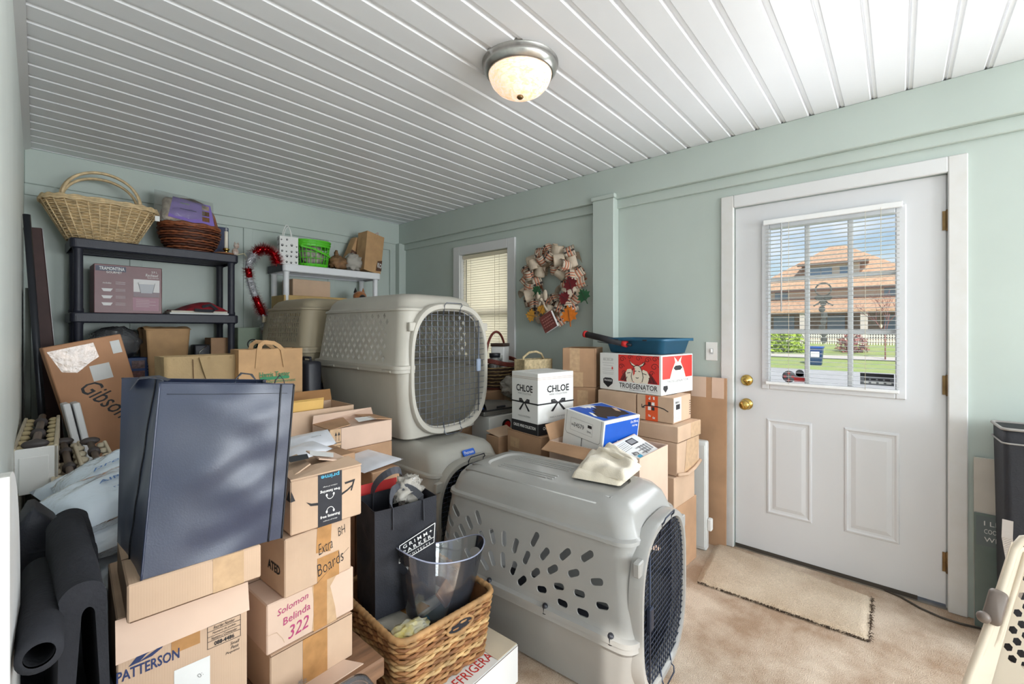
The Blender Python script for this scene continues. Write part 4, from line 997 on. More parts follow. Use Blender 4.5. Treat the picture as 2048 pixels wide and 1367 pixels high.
b.poly('T', [(.80, .30), (.92, .52), (.86, .60), (.76, .40)], CARD, .0024); b.poly('T', [(.12, .28), (.22, .50), (.18, .56), (.09, .34)], WHITE, .002); b.poly('T', [(.20, .10), (.30, .13), (.44, .07), (.42, .14), (.28, .2)], BLUEP, .0022)
b.line('L', [(.06, .99), (.06, .55), (.10, .50), (.90, .50), (.94, .55), (.94, .99)], .0022, INKG); b.line('L', [(.5, 0), (.5, .5)], .004, INK)
b.line('L', [(.18, .60), (.74, .60), (.74, .86), (.18, .86), (.18, .60)], .001, INKG); b.text('L', .40, .73, '34579', .09, INK, .26); b.text('L', .24, .72, 'BIN', .04, INK, .06); b.rect('L', .62, .76, .72, .82, INK, .0012); b.text('L', .66, .68, '750 ML', .04, INK, .1); b.rect('L', .3, .03, .62, .14, PAPER, .001); 
for k in range(12): b.line('L', [(.32 + k * .022, .04), (.32 + k * .022, .12)], .0012 + .001 * (k % 3), INK, .0016)
b.done('white and blue wine carton with a torn open top, tilted in the open carton')
b = Carton((1.930, .955), -4, .285, .165, .668, .062, CARDP, tilt=(22, -4))
q = b.part('shipping_label', 'white printed shipping label'); b.rect('T', .05, .08, .97, .94, PAPER, .0008, q)
for k in range(4): b.rect('T', .62 + k * .085, .15 + .02 * k, .68 + k * .085, .5, INKG, .0012, q)
b.rect('T', .55, .62, .80, .88, INK, .0012, q); b.rect('T', .58, .66, .77, .84, INKG, .0016, q); b.text('T', .40, .3, '80TR', .16, INK, .16, -14, .03, 0, .0012, q)
for k in range(6): b.line('T', [(.1 + .0 * k, .5 + k * .06), (.5, .55 + k * .06)], .002, INKG if k % 2 else INK, .0012, q)
for k in range(3): b.text('T', .68, .22 + k * .12, 'USPS 4021 330', .05, INK, .3, 0, .01, 0, .0014, q)
b.rect('T', .09, .12, .2, .3, CYANINK, .0012, q); b.rect('T', .35, .10, .47, .22, CYANINK, .0012, q)
b.text('F', .88, .5, '02', .45, INK, .09, 0, .04)
b.done('small carton with a big printed shipping label leaning on the blue wine carton')

b = Carton((1.955, 1.50), -10, .345, .30, 0, .722, CARDD); tape(b, 'L', .1, .86, .38, .94, TAPEC); tape(b, 'F', .4, .84, .75, .92, TAPEC)
b.line('L', [(0, .995), (1, .995)], .002, SEAM); lid_seam(b); b.done('brown carton under the white wine carton with ribbon bows')
b = Carton((1.962, 1.525), -10, .288, .235, .724, .350, WHITE)
for f, nx in (('L', .5), ('F', .55)):
    b.rect(f, 0, 0, 1, .185, INK, .0008); b.text(f, nx, .105, 'CHLOE. WINE COLLECTION', .05, WHITE, .84, 0, .03)
    b.text(f, nx, .735, 'CHLOE', .115, INK, .62, 0, .02); b.text(f, nx, .645, 'WINE COLLECTION', .028, INKG, .50); b.text(f, nx, .27, 'MAKE A STATEMENT', .026, INKG, .46)
    b.line(f, [(0, .50), (1, .50)], .0085, INK); b.line(f, [(0, .925), (1, .925)], .0012, TAPE); b.line(f, [(0, .90), (1, .90)], .0012, TAPE)
    for s in (-1, 1):
        b.poly(f, [(nx, .50), (nx + s * .10, .565), (nx + s * .20, .56), (nx + s * .20, .50), (nx + s * .08, .485)], INK, .0014); b.poly(f, [(nx, .49), (nx + s * .05, .49), (nx + s * .21, .37), (nx + s * .145, .36)], INK, .0014)
        b.line(f, [(nx + s * .06, .53), (nx + s * .16, .54)], .002, INKG, .002)
lid_seam(b); b.line('T', [(0, .2), (.3, .24), (.7, .2), (1, .26)], .004, PAPER); b.done('white wine carton printed with black ribbon bows')
JUTE = mat('jute_rope', (206, 186, 146), .8, vary=.2, vscale=60)
t = empty('jute_bag', (2.375, 1.885, .62), -10, 'pale bag with a rope handle behind the wine carton with ribbon bows', 'bag')
mb, lp = softbag(.25, .11, .50, JUTE, .006, .01, 2.5, 0, nz=8); mb.build('body', t)
q = MB(); q.tube([(-.10 + .0, 0, .48), (-.09, 0, .515), (-.04, 0, .545), (.02, 0, .55), (.07, 0, .535), (.10, 0, .49)], .008, JUTE, 8); q.build('rope_handle', t)
b = Carton((2.245, 1.835), -10, .28, .15, 0, .618, CARDD); b.done('brown carton holding up the pale bag with the rope handle')

# stack below the beer carton
def plain(near, yaw, w, d, z0, h, m, lab, fn=None, **k):
    b = Carton(near, yaw, w, d, z0, h, m, **k); lid_seam(b)
    if fn: fn(b)
    return b.done(lab)
plain((2.345, .905), -4, .29, .30, 0, .365, CARDD, 'lowest brown carton of the stack beside the door')
plain((2.335, .90), -3, .27, .33, .366, .165, CARD, 'brown carton second from the floor in the stack beside the door')
def crush(b):
    q = b.part('packing_tape', 'wide shiny strapping tape'); b.poly('F', [(.30, .0), (.92, .18), (.98, 1), (.42, 1)], TAPEC, .0012, q)
    W, D = b.w / 2, b.d / 2; q = b.part('crushed_edge'); q.tube([(-W, -D - .004, .012), (-W * .3, -D - .012, -.004), (W * .4, -D - .010, .008), (W + .008, -D - .004, .03), (W + .012, -D + .05, .036)], .010, CARD, 7)
plain((2.366, .895), -4, .285, .34, .533, .178, CARD, 'crushed brown carton with wide shiny tape in the stack beside the door', crush)
def wide(b):
    b.line('F', [(.0, .02), (1, .02)], .003, SEAM); q = b.part('packing_tape'); b.rect('F', .55, 0, 1, 1, TAPEC, .0007, q)
plain((2.366, .891), -4, .295, .46, .713, .086, CARD, 'shallow brown carton lid under the carton with the orange tape', wide)
b = Carton((2.418, .935), -3, .233, .222, .801, .144, CARD)
OT = mat('orange_tape', (222, 88, 42), .4, vary=.06); q = b.part('printed_tape', 'orange printed tape'); b.rect('L', .25, 0, .59, 1, OT, .0007, q)
b.text('L', .36, .9, 'P', .13, WHITE, .05, 180, .03, 0, .0013, q); b.text('L', .48, .9, 'a', .12, WHITE, .05, 180, .03, 0, .0013, q); b.text('L', .48, .14, 'that', .1, WHITE, .07, 0, .03, 0, .0013, q); b.text('L', .36, .2, 'Woo', .1, WHITE, .07, 0, .03, 0, .0013, q)
b.rect('L', .32, .60, .40, .74, INK, .0012, q); b.rect('L', .42, .60, .50, .74, WHITE, .0012, q); b.rect('L', .32, .42, .40, .56, WHITE, .0012, q); b.rect('L', .42, .42, .50, .56, INK, .0012, q)
b.line('L', [(.16, .50), (.24, .585), (.40, .60), (.58, .585), (.74, .54), (.86, .45)], .0055, INK, .0016); b.line('L', [(.15, .62), (.15, .50), (.22, .50)], .0045, INK, .0016)
q = b.part('shipping_label', 'white label wrapped over the corner'); b.rect('F', .0, .06, .42, .98, PAPER, .0009, q); b.rect('F', .12, .52, .34, .72, INK, .0014, q); b.text('F', .2, .8, 'BHH1', .1, INK, .2, 0, .02, 0, .0015, q)
for k in range(5): b.line('F', [(.06, .4 - k * .06), (.36, .4 - k * .06)], .0015, INKG, .0014, q)
for k in range(7): b.line('F', [(.9, .2 + k * .09), (.97, .2 + k * .09)], .004, INK)
b.poly('T', [(.25, .3), (.75, .25), (.8, .4), (.4, .45)], INK, .001); b.line('T', [(.0, .5), (1, .5)], .003, SEAM)
b.done('delivery carton with a strip of orange tape, under the red beer carton')
plain((2.432, 1.165), -3, .22, .26, .801, .143, CARD, 'plain brown carton beside the one with orange tape, under the red beer carton')

b = Carton((2.428, 1.008), -8, .36, .432, .947, .228, WHITE)
RED = mat('red_print', (222, 52, 44), .5, vary=.04, vscale=8)
b.rect('L', .33, .27, .97, .975, RED, .0008)
for (cu, cv, r0) in ((.40, .86, .05), (.52, .92, .04), (.66, .90, .05), (.80, .87, .05), (.91, .90, .05), (.90, .70, .06), (.38, .66, .05), (.86, .54, .04), (.42, .5, .04), (.74, .76, .03)):
    b.line('L', [(cu + r0 * (1 - k / 16) * math.cos(k * .62), cv + 1.6 * r0 * (1 - k / 16) * math.sin(k * .62)) for k in range(14)], .0028, INK, .0012)
MAROON = mat('maroon_print', (112, 28, 30), .5); SKIN = mat('cream_print', (238, 226, 206), .5)
# horned figure between two others, drawn as a plain goat-like motif
b.poly('L', [(.36, .30), (.40, .45), (.45, .55), (.52, .42), (.53, .28)], MAROON, .0014); b.poly('L', [(.76, .28), (.77, .42), (.83, .55), (.88, .45), (.95, .28)], MAROON, .0014)
b.poly('L', [(.47, .27), (.45, .5), (.48, .6), (.54, .62), (.58, .5), (.57, .27)], SKIN, .0018); b.poly('L', [(.70, .27), (.69, .5), (.73, .62), (.79, .58), (.83, .45), (.80, .27)], SKIN, .0018)
b.poly('L', [(.565, .30), (.545, .42), (.57, .60), (.60, .70), (.68, .70), (.71, .60), (.735, .42), (.715, .30), (.64, .24)], SKIN, .0022)
b.poly('L', [(.60, .66), (.55, .72), (.515, .84), (.545, .78), (.585, .74), (.61, .71)], SKIN, .0026); b.poly('L', [(.68, .66), (.73, .72), (.765, .84), (.735, .78), (.695, .74), (.67, .71)], SKIN, .0026)
b.poly('L', [(.575, .62), (.605, .66), (.60, .50), (.575, .44)], RED, .0026)
for P in ([(.60, .56), (.625, .57)], [(.66, .57), (.685, .56)], [(.62, .40), (.64, .385), (.66, .40)], [(.61, .70), (.64, .73), (.67, .70)], [(.48, .5), (.53, .52)], [(.73, .52), (.78, .5)], [(.565, .30), (.545, .42), (.57, .60), (.60, .70)], [(.715, .30), (.735, .42), (.71, .60), (.68, .70)], [(.515, .84), (.55, .72), (.60, .68)], [(.765, .84), (.73, .72), (.68, .68)], [(.40, .30), (.44, .42)], [(.44, .28), (.48, .4)], [(.84, .3), (.82, .42)], [(.9, .3), (.86, .44)]): b.line('L', P, .0038, INK, .003)
b.text('L', .645, .165, 'TROEGENATOR', .13, INK, .60, 0, .01); b.text('L', .64, .065, 'DOUBLE BOCK BEER', .025, INK, .26); b.line('L', [(.36, .07), (.48, .07)], .001, INKG); b.line('L', [(.80, .07), (.95, .07)], .001, INKG)
b.poly('L', [(.15, .06), (.07, .18), (.065, .29), (.10, .325), (.20, .325), (.235, .29), (.23, .18)], INK, .0012); b.text('L', .15, .255, 'TROEGS', .05, WHITE, .14, 0, .02, 0, .002)
for k, (v, wd) in enumerate(((.86, .17), (.80, .17), (.73, .2), (.66, .16), (.58, .2), (.53, .2), (.47, .2), (.43, .18))): b.line('L', [(.15 - wd / 2, v), (.15 + wd / 2, v)], .0012, INKG)
for k, s in enumerate(('8.2', '25', '20')): b.text('L', .09 + k * .065, .83, s, .04, INKG, .04)
b.poly('L', [(.215, .56), (.235, .56), (.235, .63), (.215, .63)], RED, .001)
b.rect('F', .03, .40, .97, .97, RED, .0008); b.poly('F', [(.25, .40), (.32, .62), (.42, .82), (.58, .82), (.68, .62), (.75, .40)], SKIN, .0012); b.poly('F', [(.42, .78), (.38, .95), (.48, .84)], SKIN, .0013); b.poly('F', [(.58, .78), (.62, .95), (.52, .84)], SKIN, .0013)
b.poly('F', [(.36, .66), (.42, .72), (.58, .72), (.64, .66), (.58, .60), (.42, .60)], INK, .0016); b.text('F', .5, .33, 'TROEGENATOR', .06, INKG, .7)
for k in range(4): b.line('F', [(.25, .27 - k * .05), (.9, .27 - k * .05)], .001, INKG)
b.poly('F', [(.12, .07), (.05, .16), (.06, .24), (.18, .24), (.19, .16)], INK, .0012)
b.done('white beer carton with a red printed panel of horned figures, near the light switch')
TEAL = mat('blue_green_plastic', (28, 86, 116), .4, vary=.06)
t = empty('plastic_bin', (2.655, 1.195, 1.177), -8, 'shallow blue green plastic tray on top of the red beer carton', 'tray')
q = MB(); q.loft([[(x, y, z) for x, y in rr(a, c_, .03)] for a, c_, z in ((.145, .185, .002), (.165, .205, .085), (.180, .220, .088), (.180, .220, .076), (.183, .222, .076), (.183, .222, .092), (.160, .200, .090), (.14, .18, .008))], TEAL, True, True); q.build('tub', t)
for y in (-.10, .10):
    q = MB(); q.box(-.1855, -.181, y - .014, y + .014, .078, .086, BLACKP); q.build('rim_notch', t)
q = MB(); a_, c_ = Vector((2.50, 1.62, 1.26)), Vector((2.50, 1.20, 1.235))
p0, p1 = at(1172, 668, 2.95), at(1246, 686, 2.72); q.tube([p0, p1], .021, mat('black_foam_grip', (44, 42, 46), .6), 14)
pv = tag(q.build('grabber_tool'), 'black pole with red ends lying across the blue green tray', 'tool')
q = MB(); d_ = (p1 - p0).normalized(); q.tube([p0 - d_ * .012, p0 + d_ * .008], .023, REDINK, 14); q.build('end_cap', pv)
q = MB(); q.tube([p1 - d_ * .006, p1 + d_ * .03], .020, REDINK, 14); q.tube([p1, p1 + d_ * .06], .009, BLACKP, 8); q.build('end_cap', pv)
q = MB(); q.tube([p0 + d_ * .1 + Vector((0, 0, -.03)), p1 + d_ * .02 + Vector((0, 0, -.012))], .003, STEEL, 6); q.build('pull_rod', pv)

b = Carton((2.50, 1.47), 20, .25, .222, .947, .252, CARDD)
tape(b, 'L', .22, .40, .52, 1.0, TAPEC); tape(b, 'L', .30, .0, .62, .38, TAPEC); b.poly('T', [(.1, .2), (.9, .15), (.8, .7), (.2, .8)], CARDIN, .002); b.line('T', [(.2, .5), (.9, .6)], .006, INK)
b.line('L', [(.97, .02), (.97, .98)], .0015, SEAM); b.done('brown carton with two patches of pale tape, left beside the red beer carton')
b = Carton((2.49, 1.47), 14, .26, .24, .0, .945, CARDD); tape(b, 'L', .5, .6, .8, .98, TAPEC)
q = b.part('warning_label', 'white label with a red patch'); b.rect('L', .02, .80, .26, .985, PAPER, .0012, q); b.rect('L', .12, .91, .24, .985, REDINK, .0016, q)
for k in range(3): b.line('L', [(.04 + .07 * k, .805), (.04 + .07 * k, .9)], .002, INKG, .0016, q)
b.done('tall brown carton with a red and white label, below the carton with pale tape')

# things leaning on the wall beside the door
q = MB(); q.box(-.006, .006, -.225, .225, 0, 1.025, CARDD)
for y, w in ((-.06, .045), (-.175, .035)): q.box(-.0075, -.006, y - w, y + w, .90, 1.026, CARDP)
o = q.build('cardboard_sheet', None, (2.862, 1.012, 0)); o.rotation_euler = (0, math.radians(1.0), 0); tag(o, 'tall flat cardboard sheet leaning on the wall beside the door casing', 'cardboard sheet')
PANW = mat('off_white_panel', (212, 214, 212), .5, vary=.04)
t = empty('panel', (2.77, .925, 0), 4, 'white slab with a rounded edge standing between the carton stack and the cardboard sheet', 'panel')
q = MB(); q.box(-.03, .03, -.06, .06, 0, .652, PANW, .012, None, 3); q.box(-.036, -.03, -.05, .05, .02, .63, PANW, .002); q.build('slab', t)
q = MB(); q.box(-.02, .02, -.085, -.06, .12, .19, WHITE, .005); q.build('plug', t)

# ---- by the window: hamper basket, jars, sealer
plain((2.27, 2.26), -3, .52, .40, 0, .865, CARDD, 'brown carton under the red wicker basket by the window', lambda b: (b.rect('L', .3, .94, .6, .99, PAPER, .001), tape(b, 'F', .4, .7, .6, 1, TAPEC)))
RW = [mat('red_brown_wicker', (122, 52, 42), .55, vary=.3, vscale=40), mat('natural_wicker', (176, 148, 104), .6, vary=.3, vscale=40), mat('dark_wicker', (72, 50, 40), .6, vary=.2, vscale=40)]
wb = empty('wicker_basket', (2.55, 2.40, .867), 20, 'red rimmed wicker basket with a hoop handle holding jars, in front of the window', 'basket')
def lf2(k): return sup(.17 + .035 * k, .125 + .03 * k, 2.3, 60), .17 * k
q = MB(); weave(q, lf2, 13, lambda k: RW[0] if k < 1 else RW[1 + (k % 2)], .0068, .004, 60, .8); q.loft([[(x * .95, y * .95, z) for x, y in lf2(k)[0]] for k, z in ((0, .003), (1, .165))], RW[2], True, False); q.build('woven_body', wb)
q = MB()
for k in range(3): q.tube([(x, y, .172 + k * .011 + .035 * (abs(x) / .205) ** 3) for x, y in sup(.206 - k * .002, .157 - k * .002, 2.3, 60)], .0075, RW[0], 6, True)
q.build('rim', wb)
q = MB(); q.tube([(.20 * math.cos(a), 0, .20 + .235 * math.sin(a)) for a in [PI * k / 24 for k in range(25)]], .0095, RW[0], 8); q.build('hoop_handle', wb)
JAR = film('jar_glass', (226, 230, 232), .72, .06, .6); BEAN = mat('dark_beans', (66, 44, 34), .6, vary=.4, vscale=90)
def jar(loc, r, h, lid, lab, fill):
    t = empty('glass_jar', loc, 0, lab, 'jar', 'jars in the red wicker basket')
    q = MB(); q.lathe([(r * .9, 0), (r, .01), (r, h * .72), (r * .8, h * .86), (r * .8, h)], JAR, 24, None, True, True); q.build('glass', t)
    q = MB(); q.lathe([(r * .85, .004), (r * .93, .01), (r * .93, h * .35)], fill, 20, None, True, True); q.build('contents', t)
    q = MB(); q.lathe([(r * .86, h - .006), (r * .9, h + .022), (r * .84, h + .026)], lid, 24, None, True, True); q.build('lid', t)
jar((2.47, 2.34, .873), .048, .24, BLACKP, 'glass jar with a black clamp lid, nearest the kennel in the red wicker basket', BEAN)
jar((2.57, 2.41, .873), .05, .215, mat('pale_lid', (206, 206, 200), .5), 'glass jar of dark pellets in the middle of the red wicker basket', BEAN)
q = MB(); q.loft([[(x, y, z) for x, y in rr(.058 * k, .058 * k, .012)] for k, z in ((.9, 0), (1, .02), (1, .30), (.96, .31))], mat('white_canister', (236, 236, 236), .3), True, True)
cn = tag(q.build('canister', None, (2.66, 2.46, .873), 20), 'tall white canister with a brown lid in the red wicker basket', 'canister')
q = MB(); q.loft([[(x, y, z) for x, y in rr(.062, .062, .012)] for z in (.31, .335)], mat('brown_lid', (70, 52, 44), .5), True, True); q.build('lid', cn)
q = MB(); blob(q, (0, 0, 0), .085, CLING, 9.1, (1.2, .9, .85), .5); tag(q.build('plastic_bag', None, (2.50, 2.18, .90)), 'crumpled clear plastic bag at the foot of the red wicker basket', 'plastic bag')
q = MB(); blob(q, (0, 0, 0), .06, mat('grey_green_knit', (116, 120, 108), .8, vary=.4, vscale=40), 3.7, (1, .9, 1.1), .4); tag(q.build('yarn_bundle', None, (2.60, 2.16, .985)), 'grey green bundle between the red wicker basket and the wine carton', 'bundle')
b = Carton((2.115, 2.055), -8, .30, .20, 0, .735, WHITE); b.poly('F', [(.5 + .13 * math.cos(k * PI / 8), .91 + .05 * math.sin(k * PI / 8)) for k in range(16)], INK, .001); b.poly('F', [(.53 + .09 * math.cos(k * PI / 8), .905 + .035 * math.sin(k * PI / 8)) for k in range(16)], REDINK, .0015)
b.done('white carton with a round red and black mark under the grey vacuum sealer')
SILV = mat('silver_plastic', (136, 134, 130), .35, metal=.4, vary=.06)
vs = empty('vacuum_sealer', (2.27, 2.145, .737), -8, 'grey and black vacuum sealer on the white carton with a red mark', 'appliance')
q = MB(); q.box(-.165, .165, -.085, .085, 0, .035, SILV, .008, None, 2); q.box(-.168, .168, -.088, .088, .032, .042, BLACKP, .003); q.build('base', vs)
q = MB(); q.grid(lambda u, v: (-.14 + .30 * u, -.085 + .17 * v, .042 + .062 * math.sin(PI * v) ** .6 * (1 - .55 * u) * (.4 + .6 * min(1, (1 - u) * 6)) ), 16, 14, SILV); q.box(-.14, .165, -.085, .085, .04, .046, SILV, .003); q.build('lid', vs)
q = MB(); q.box(-.06, .02, -.092, -.084, .046, .062, BLACKP, .004); q.build('latch', vs)
q = MB(); q.box(-.16, -.145, -.06, .02, .045, .058, BLUEP, .004); q.build('button', vs)
q = MB(); q.sphere((0, 0, 0), .085, BLACKP, 14, (.8, .8, 1.1)); tag(q.build('speaker', None, (2.12, 2.30, .84)), 'rounded black object behind the vacuum sealer', 'gadget'); 
plain((2.035, 2.26), 0, .18, .16, 0, .742, CARDD, 'narrow brown carton behind the vacuum sealer')
b = Carton((2.0, 1.86), -4, .16, .12, 0, .655, CARDD); W, D, H = b.w / 2, b.d / 2, b.h
flapq(b, [(-W, -D, H), (W, -D, H), (W + .02, D, H + .03), (-W, D, H + .02)], CARD, 'half open top flap'); b.done('small opened carton wedged beside the low kennel with the blue badge')

# ---- wreath
def wreath():
    ctr = Vector((XD - .035, 2.09, 1.672)); t = empty('wreath', ctr, 0, 'plaid ribbon autumn wreath with fabric leaves hanging on the wall', 'wreath'); t.scale = (1, 1.12, 1.12)
    CRM = mat('cream_ribbon', (214, 198, 178), .8, vary=.12, vscale=20, transl=.1); BRL = mat('burlap_ribbon', (192, 170, 144), .85, vary=.15, vscale=30); BKR = mat('black_stripe', (62, 56, 54), .8); ORR = mat('orange_stripe', (196, 128, 100), .8)
    q = MB(); q.tube([(.0, .185 * math.cos(k * PI / 16), .185 * math.sin(k * PI / 16)) for k in range(32)], .045, BRL, 10, True); q.build('ring_form', t)
    def curl(r, w, plaid, turns):
        mb = MB(); n = 18; cols = [(-.5, CRM), (-.36, BKR), (-.31, CRM), (-.18, ORR), (-.06, BKR), (-.02, CRM), (.1, ORR), (.22, BKR), (.27, CRM), (.42, BKR), (.46, CRM), (.5, None)]
        if not plaid: cols = [(-.5, BRL), (-.44, CRM), (.44, BRL), (.5, None)]
        for (a, m), (c, _) in zip(cols, cols[1:]):
            for i in range(n):
                A0_, A1_ = [turns * 2 * PI * j / n for j in (i, i + 1)]; R0, R1 = r * (1 - .35 * i / n), r * (1 - .35 * (i + 1) / n)
                mm = m
                if plaid and i % 5 == 2 and m is CRM: mm = BKR if i % 2 else ORR
                mb.add([(R0 * math.cos(A0_), w * a, R0 * math.sin(A0_)), (R0 * math.cos(A0_), w * c, R0 * math.sin(A0_)), (R1 * math.cos(A1_), w * c, R1 * math.sin(A1_)), (R1 * math.cos(A1_), w * a, R1 * math.sin(A1_))], [(0, 1, 2, 3)], mm, True)
        return mb
    base = [curl(.052, .075, True, .9).build('ribbon_loop', t), curl(.046, .07, True, 1.15).build('ribbon_loop', t), curl(.056, .08, False, .85).build('ribbon_loop', t)]
    k = 0
    for ring, (R_, n, dx) in enumerate(((.245, 19, -.02), (.185, 15, -.062), (.125, 11, -.03))):
        for i in range(n):
            a = 2 * PI * (i + .5 * ring) / n + rnd.uniform(-.08, .08); src = base[(i * 2 + ring) % 3]
            if k < 3: o = base[k]
            else: o = src.copy(); C.objects.link(o); o.parent = t
            rad = R_ * (1 - (.04 if math.sin(a) < 0 else 0)) + rnd.uniform(-.012, .012)
            o.location = (dx + rnd.uniform(-.012, .012), -rad * math.cos(a) * 1.0, rad * math.sin(a) * 1.06)
            o.rotation_euler = (rnd.uniform(-1.6, 1.6), rnd.uniform(-.6, .6), rnd.uniform(-1.3, 1.3)); k += 1
    LF = [(0, .5), (.08, .34), (.2, .38), (.17, .22), (.34, .25), (.30, .12), (.46, .06), (.30, -.06), (.34, -.20), (.14, -.17), (.03, -.24), (.02, -.46), (-.02, -.46), (-.03, -.24), (-.14, -.17), (-.34, -.20), (-.30, -.06), (-.46, .06), (-.30, .12), (-.34, .25), (-.17, .22), (-.2, .38), (-.08, .34)]
    cols = {'maroon': (116, 26, 34), 'orange': (238, 130, 34), 'green': (40, 92, 56), 'gold': (214, 152, 52)}
    for (c, y, z, s, rot) in (('maroon', -.225, -.018, .13, 20), ('maroon', -.18, -.105, .115, 60), ('orange', -.215, -.225, .155, 10), ('green', .06, -.045, .10, -40), ('green', -.33, -.10, .12, 30), ('gold', .105, -.215, .11, 80), ('gold', .02, -.18, .09, -30)):
        m = mat(c + '_felt', cols[c], .85, vary=.15, vscale=40); q = MB(); ca, sa = math.cos(math.radians(rot)), math.sin(math.radians(rot))
        def P_(dx): return [(dx - .02 * (x * x + yy * yy), y - (x * ca - yy * sa) * s, z + (x * sa + yy * ca) * s) for x, yy in LF]
        A_, B_ = P_(-.125), P_(-.128); q.poly(B_, m); q.poly(A_[::-1], m); n = len(LF)
        q.add(A_ + B_, [(i, (i + 1) % n, n + (i + 1) % n, n + i) for i in range(n)], m)
        q.tube([(-.13, y + .4 * s * -sa, z - .4 * s * ca), (-.131, y, z), (-.13, y + .4 * s * sa, z + .4 * s * ca)], .0015, BKR, 4); q.build('fabric_leaf', t)['label'] = c + ' fabric leaf'
    q = MB(); T0 = Matrix.Translation((-.13, -.05, -.262)) @ Matrix.Rotation(math.radians(-28), 4, 'X') @ Matrix.Rotation(-PI / 2, 4, 'Y') @ Matrix.Rotation(-PI / 2, 4, 'Z')
    MR = mat('maroon_sign', (128, 66, 60), .6, vary=.2, vscale=30); q.box(-.055, .055, -.058, .058, -.012, .012, PAPER, 0, T0); q.box(-.056, .056, -.059, .059, .012, .015, MR, 0, T0); q.box(-.056, .056, .058, .060, -.014, .014, MR, 0, T0)
    for k in range(4):
        for j in range(5): q.box(-.042 + j * .018, -.030 + j * .018, .030 - k * .02, .036 - k * .02, .0151, .0156, mat('pink_sign_print', (178, 120, 112), .6) if (k, j) == (0, 0) else bpy.data.materials['pink_sign_print'], 0, T0)
    q.build('little_book_sign', t)
    q = MB()
    for s in (-1, 1): q.sphere((-.12, .02 + s * .03, -.075), .026, CRM, 10, (.5, .7, 1.5)); q.tube([(-.115, .02, -.10), (-.12, .02 + s * .025, -.15), (-.11, .02 + s * .045, -.185)], .008, CRM, 6, False, True, None, .4)
    q.sphere((-.125, .02, -.105), .014, CRM, 8); q.build('bow', t)
wreath()

# ---- beige kennel shell, long bag and boards at the other side of the door
t = empty('kennel_half', (1.80, -.235, 0), 0, 'beige plastic kennel shell with hexagonal vents and a grey latch, leaning beside the long bag', 'dog kennel')
Pk = lambda x, y, tt: at(x, y, tt) - Vector((1.80, -.235, 0))
BK = mat('cream_beige_plastic', (222, 208, 188), .5, vary=.05, bump=.05, bscale=200)
o0 = Pk(1924, 1375, 1.20); vd = (at(1990, 1250, 1.2) - EYE).normalized(); hh = vd.cross(Vector((0, 0, 1))).normalized(); uu = hh.cross(vd)
ca_, sa_ = math.cos(math.radians(11)), math.sin(math.radians(11)); vx = uu * ca_ + hh * sa_; ux = hh * ca_ - uu * sa_; nx_ = -vd
def KP(u, v, w=0): return o0 + ux * u + vx.normalized() * v + nx_ * w
q = MB()
def prism(P, w0, w1, m): q.loft([[KP(u, v, w0) for u, v in P], [KP(u, v, w1) for u, v in P]], m, True, True, False)
sk = .0
edge = [(-.01, -.30), (-.016, -.1), (-.012, .05), (-.006, .16), (-.002, .30), (.0, .405), (.010, .44), (.034, .458), (.40, .458)]
q.tube([KP(u + .02, v, 0) for u, v in edge], .010, BK, 10, False, True, None, 1); q.tube([KP(u + .030 + (.012 if v > .06 else -.004), min(v, .41), -.016) for u, v in edge], .007, BK, 8)
q.grid(lambda a, b_: KP(.012 + .034 * b_ + .0, -.30 + .72 * a, .008 - .028 * b_), 14, 3, BK); q.build('rim', t)
q = MB(); q.loft([[KP(u, v, w) for u, v in ((.03, -.30), (.46, -.30), (.46, .44), (.04, .44))] for w in (-.034, -.026)], BK, True, True, False); pl = q.build('vented_panel', t)
cut = MB()
for i in range(15):
    for j in range(30):
        u, v = .033 + i * .0235 + (.01175 if j % 2 else 0), -.27 + j * .0235
        if u < .43 and not (.05 < v < .12) and v < .40 and u > (.033 if v < .06 else .052):
            cut.loft([[KP(u + .0085 * math.cos(a), v + .0105 * math.sin(a), w) for a in [PI / 6 + PI / 3 * k for k in range(6)]] for w in (-.06, .0)], BK, True, True, False)
carve(pl, cut, 0)
LATCH = mat('taupe_latch', (112, 100, 92), .45)
q = MB(); q.loft([[KP(.016 + u * k, .235 + v * k, w) for u, v in rr(.019, .046, .012)] for k, w in ((1, .0), (1, .030), (.8, .042))], LATCH, True, True); q.sphere(KP(.002, .197, .042), .015, LATCH, 10); q.build('latch', t)

BLB = mat('black_nylon', (36, 37, 44), .7, vary=.15, vscale=8, bump=.3, bscale=150); WEB = mat('beige_webbing', (178, 168, 160), .7, wave=.3, wscale=220); TRIMG = mat('grey_piping', (150, 146, 142), .7)
t = empty('long_bag', (2.738, -.475, 0), 3, 'tall black nylon carry bag with grey straps and zip, standing beside the door', 'bag')
q = MB(); n = 20; 
q.loft([[(x * (1 + .02 * math.sin(z * 9)) + .03 * z, y + .012 * z, z) for x, y in rr(.095, .150, .02)] for z in [.92 * k / n for k in range(n + 1)]], BLB, True, True); q.build('body', t)
q = MB(); q.tube([(x * 1.01 + .0276, y * 1.01 + .011, .922) for x, y in rr(.097, .152, .02)], .006, TRIMG, 6, True); q.build('piping', t)
q = MB(); q.tube([(x * 1.015 + .026, y * 1.015 + .01, .865) for x, y in rr(.097, .152, .02)], .0035, TRIMG, 6, True); q.build('zip', t)
for y in (.085, .060):
    q = MB(); q.box(-.082, -.074, y - .006, y + .006, .825, .868, NICKEL, .002); q.build('zip_puller', t)
q = MB(); q.strip([(-.080, -.005, .72), (-.086, -.004, .66), (-.088, .004, .58), (-.10, .02, .40), (-.112, .045, .22), (-.118, .07, .05)], .042, WEB, (0, 1, 0), .003); q.build('strap', t)
q = MB(); q.tube([(-.09, -.028, .675), (-.09, .022, .675), (-.09, .022, .640), (-.09, -.028, .640)], .003, NICKEL, 6, True); q.build('buckle', t)
